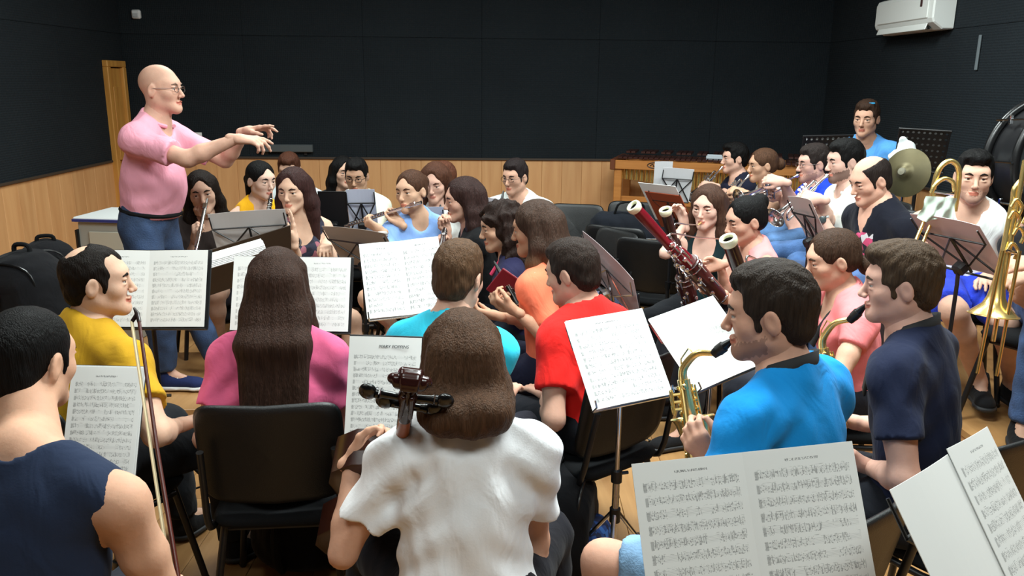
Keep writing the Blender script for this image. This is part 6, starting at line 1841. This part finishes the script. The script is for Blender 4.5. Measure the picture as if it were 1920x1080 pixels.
# ------------------------------------------------------------------ bags, bottle, cabinet
def backpack(label, c, yaw, sx, sy, sz, m, m2=None, pocket=None, strapm=None):
    r = empty('backpack', (c[0], c[1], 0), label, 'backpack', None, yaw)
    F = Field()
    F.rc((0, 0, sx * .55), (0, -.02, sz - sx * .5), sx * .52, sx * .46, .08); F.rc((-sx * .22, 0, sx * .4), (-sx * .20, 0, sz - sx * .5), sx * .36, sx * .32, .06); F.rc((sx * .22, 0, sx * .4), (sx * .20, 0, sz - sx * .5), sx * .36, sx * .32, .06)
    v, f = polygonize(F, .011, lambda p: .005 * fbm(p, 22, 3), [(V(0, 0, .004), V(0, 0, -1)), (V(0, sy * .5, 0), V(0, 1, 0)), (V(0, -sy * .5, 0), V(0, -1, 0))])
    mesh_obj('bag', v, f, m, r)
    G2 = Field(); G2.rc((-sx * .18, sy * .5, sz * .25), (sx * .18, sy * .5, sz * .25), sx * .20, sx * .20, .05); G2.rc((-sx * .15, sy * .5, sz * .40), (sx * .15, sy * .5, sz * .40), sx * .16, sx * .16, .05)
    v, f = polygonize(G2, .011, lambda p: .004 * fbm(p, 24, 5), [(V(0, sy * .5 + .06, 0), V(0, 1, 0)), (V(0, 0, .02), V(0, 0, -1))])
    mesh_obj('pocket', v, f, m2 or m, r)
    for s_ in (1, -1): MB().tube(arc([(s_ * sx * .2, -sy * .4, sz * .9), (s_ * sx * .26, -sy * .75, sz * .7), (s_ * sx * .28, -sy * .7, sz * .35), (s_ * sx * .25, -sy * .45, .06)], 14), .016, 8).build('shoulder_strap', strapm or BLACKCLOTH, r)
    MB().tube(arc([(-.04, -.01, sz * .95), (-.03, -.01, sz + .005), (.03, -.01, sz + .005), (.04, -.01, sz * .95)], 12), .010, 8).build('handle', BLACKCLOTH, r)
    MB().tube(arc([(-sx * .42, sy * .30, sz * .45), (-sx * .30, sy * .36, sz * .86), (sx * .30, sy * .36, sz * .86), (sx * .42, sy * .30, sz * .45)], 20), .005, 6).build('zip', BLACKPLASTIC, r)
    return r
q = P(42, 500, 3.5)
b1 = backpack('black backpack with a small red badge by the wood panelling', V(q[0], q[1]), math.radians(170), .36, .28, .62, cloth((18, 18, 21)))
b1.location.z = .46
q2 = V(q[0], q[1])
MB().ball((.02, .155, .44), (.028, .012, .038), 12).build('red_badge', mat('red_badge', (200, 30, 28), .5), b1)
chair(q[0] - .02, q[1] + .0, -60, 'black chair with the black backpack on its seat')
q = P(100, 480, 3.95)
b1b = backpack('slimmer black bag leaning beside the backpack with the red badge', V(q[0] - .1, q[1] + .12), math.radians(200), .26, .20, .55, cloth((24, 24, 27)))
b1b.location.z = .46
chair(q[0] - .1, q[1] + .14, -60, 'black chair with the slimmer black bag on its seat')
BLUEP = print_mat('blue_yellow_print', (20, 30, 62), (52, 98, 168), (28, 62, 122), 48)
q = PZ(1052, 985, .22)
backpack('blue and black patterned backpack on the floor beside the white t-shirt', V(q[0], q[1] + .02), math.radians(-105), .34, .24, .46, cloth((16, 17, 20)), BLUEP)
q = PZ(560, 1060, .1)
backpack('black bag standing under the chair of the pink t-shirt player', V(q[0], q[1] + .16), math.radians(10), .36, .26, .40, cloth((17, 18, 22)))
q = P(1180, 395, 6.45)
gb = empty('instrument_bag', V(q[0], q[1], .46), 'black soft instrument bag lying across the empty chairs', 'bag')
F = Field(); F.rc((-.22, 0, .12), (.24, 0, .12), .12, .11, .05); F.rc((-.2, 0, .26), (.2, 0, .25), .09, .08, .08)
v, f = polygonize(F, .012, lambda p: .008 * fbm(p, 18, 4), [(V(0, 0, .003), V(0, 0, -1))]); mesh_obj('bag', v, f, cloth((24, 27, 34)), gb)
MB().tube(arc([(-.12, -.03, .33), (-.08, -.06, .42), (.08, -.06, .42), (.12, -.03, .33)], 12), .009, 8).build('handle', BLACKCLOTH, gb)
MB().tube([(-.3, -.115, .15), (.3, -.11, .15)], .004, 6).build('zip', CHROME, gb)
chair(q[0], q[1] + .02, -110, 'black chair under the soft instrument bag')
# blue grey instrument case with a round white sticker
q = P(1150, 560, 3.9)
ic = empty('instrument_case', V(q[0] + .04, q[1] + .3, 0), 'slate blue instrument case with a round white sticker beside the red t-shirt', 'case', None, math.radians(12))
CS = mat('slate_blue_case', (54, 60, 88), .75, bump=.15, bscale=200)
Rc_ = np.array(Matrix.Rotation(math.radians(-14), 3, 'X'))
MB().box(Rc_ @ V(0, 0, .36), (.34, .16, .70), Rc_, 0, .03).build('shell', CS, ic, False)
MB().lathe(Rc_ @ V(-.06, -.082, .58), Rc_ @ V(0, -1, 0), [(0, .028), (.003, .027), (.003, 0)], 20).build('sticker', PAPER, ic)
for sx in (-.172, .172): MB().box(Rc_ @ V(sx, 0, .36), (.008, .165, .66), Rc_, 0, .002).build('edge_trim', BLACKPLASTIC, ic, False)
MB().tube([Rc_ @ V(-.05, -.085, .40), Rc_ @ V(-.05, -.12, .40), Rc_ @ V(.05, -.12, .40), Rc_ @ V(.05, -.085, .40)], .008, 8).build('handle', BLACKPLASTIC, ic)
for sx in (-.12, .12): MB().box(Rc_ @ V(sx, -.083, .42), (.035, .012, .05), Rc_, 0, .003).build('latch', CHROME, ic, False)
# bottle on the seat of a chair
q = PZ(1225, 545, .46)
bt = empty('water_bottle', q, 'clear plastic water bottle with a yellow label below the red bassoon', 'bottle')
PET = mat('clear_plastic', (220, 232, 236), .05, trans=.92)
MB().lathe((0, 0, 0), (0, 0, 1), [(0, 0), (0, .028), (.004, .032), (.08, .032), (.085, .030), (.09, .032), (.135, .032), (.165, .022), (.178, .0125), (.195, .0125), (.195, .0115), (.176, .0115), (.16, .020), (.13, .030), (.01, .030), (.006, 0)], 24).build('body', PET, bt)
MB().lathe((0, 0, 0), (0, 0, 1), [(.185, 0), (.185, .0145), (.203, .0145), (.203, 0)], 18).build('cap', mat('pale_blue_cap', (150, 190, 206), .4), bt)
MB().lathe((0, 0, 0), (0, 0, 1), [(.035, .0325), (.078, .0325)], 24).build('label_band', mat('yellow_label', (226, 206, 90), .5), bt)
chair(q[0] + .03, q[1] + .02, 65, 'black chair holding the clear water bottle')
# keyboard cabinet beside the door
q = P(206, 402, 5.6)
kc = empty('grey_cabinet', V(q[0], q[1] + .1, 0), 'pale grey cabinet with a blue edged white top near the door', 'cabinet', None, math.radians(-6))
GC = mat('grey_cabinet', (168, 168, 160), .6); ztop = q[2]
MB().box((0, 0, ztop - .02), (.36, .46, .035), None, 0, .008).build('top', mat('cabinet_top', (214, 216, 214), .5), kc, False)
MB().box((0, -.234, ztop - .024), (.36, .008, .018), None).build('blue_edge', mat('blue_edge', (36, 52, 128), .4), kc, False)
MB().box((0, 0, (ztop - .04) / 2), (.32, .42, ztop - .04), None, 0, .006).build('body', GC, kc, False)
MB().box((.04, -.215, ztop - .26), (.24, .012, .32), None, 0, .004).build('door', mat('cabinet_panel', (196, 192, 176), .6), kc, False)
MB().box((-.05, -.226, ztop - .26), (.016, .012, .07), None, 0, .003).build('handle', BLACKPLASTIC, kc, False)
MB().box((-.165, -.15, ztop * .5 - .04), (.02, .16, ztop - .10), None, 0, .004).build('side_panel', BLACKPLASTIC, kc, False)
# small red folder by the curly haired player
q = P(945, 535, 3.78)
rf = empty('folder', q, 'small dark red folder held beside the curly haired player', 'folder')
Rr = np.array(Matrix.Rotation(math.radians(35), 3, 'Y') @ Matrix.Rotation(math.radians(20), 3, 'X'))
MB().box((0, 0, 0), (.11, .012, .15), Rr, 0, .003).build('cover', mat('folder_red', (130, 20, 40), .5), rf, False)
MB().box(Rr @ V(.004, .009, .0), (.10, .005, .14), Rr).build('sheet', PAPER, rf, False)
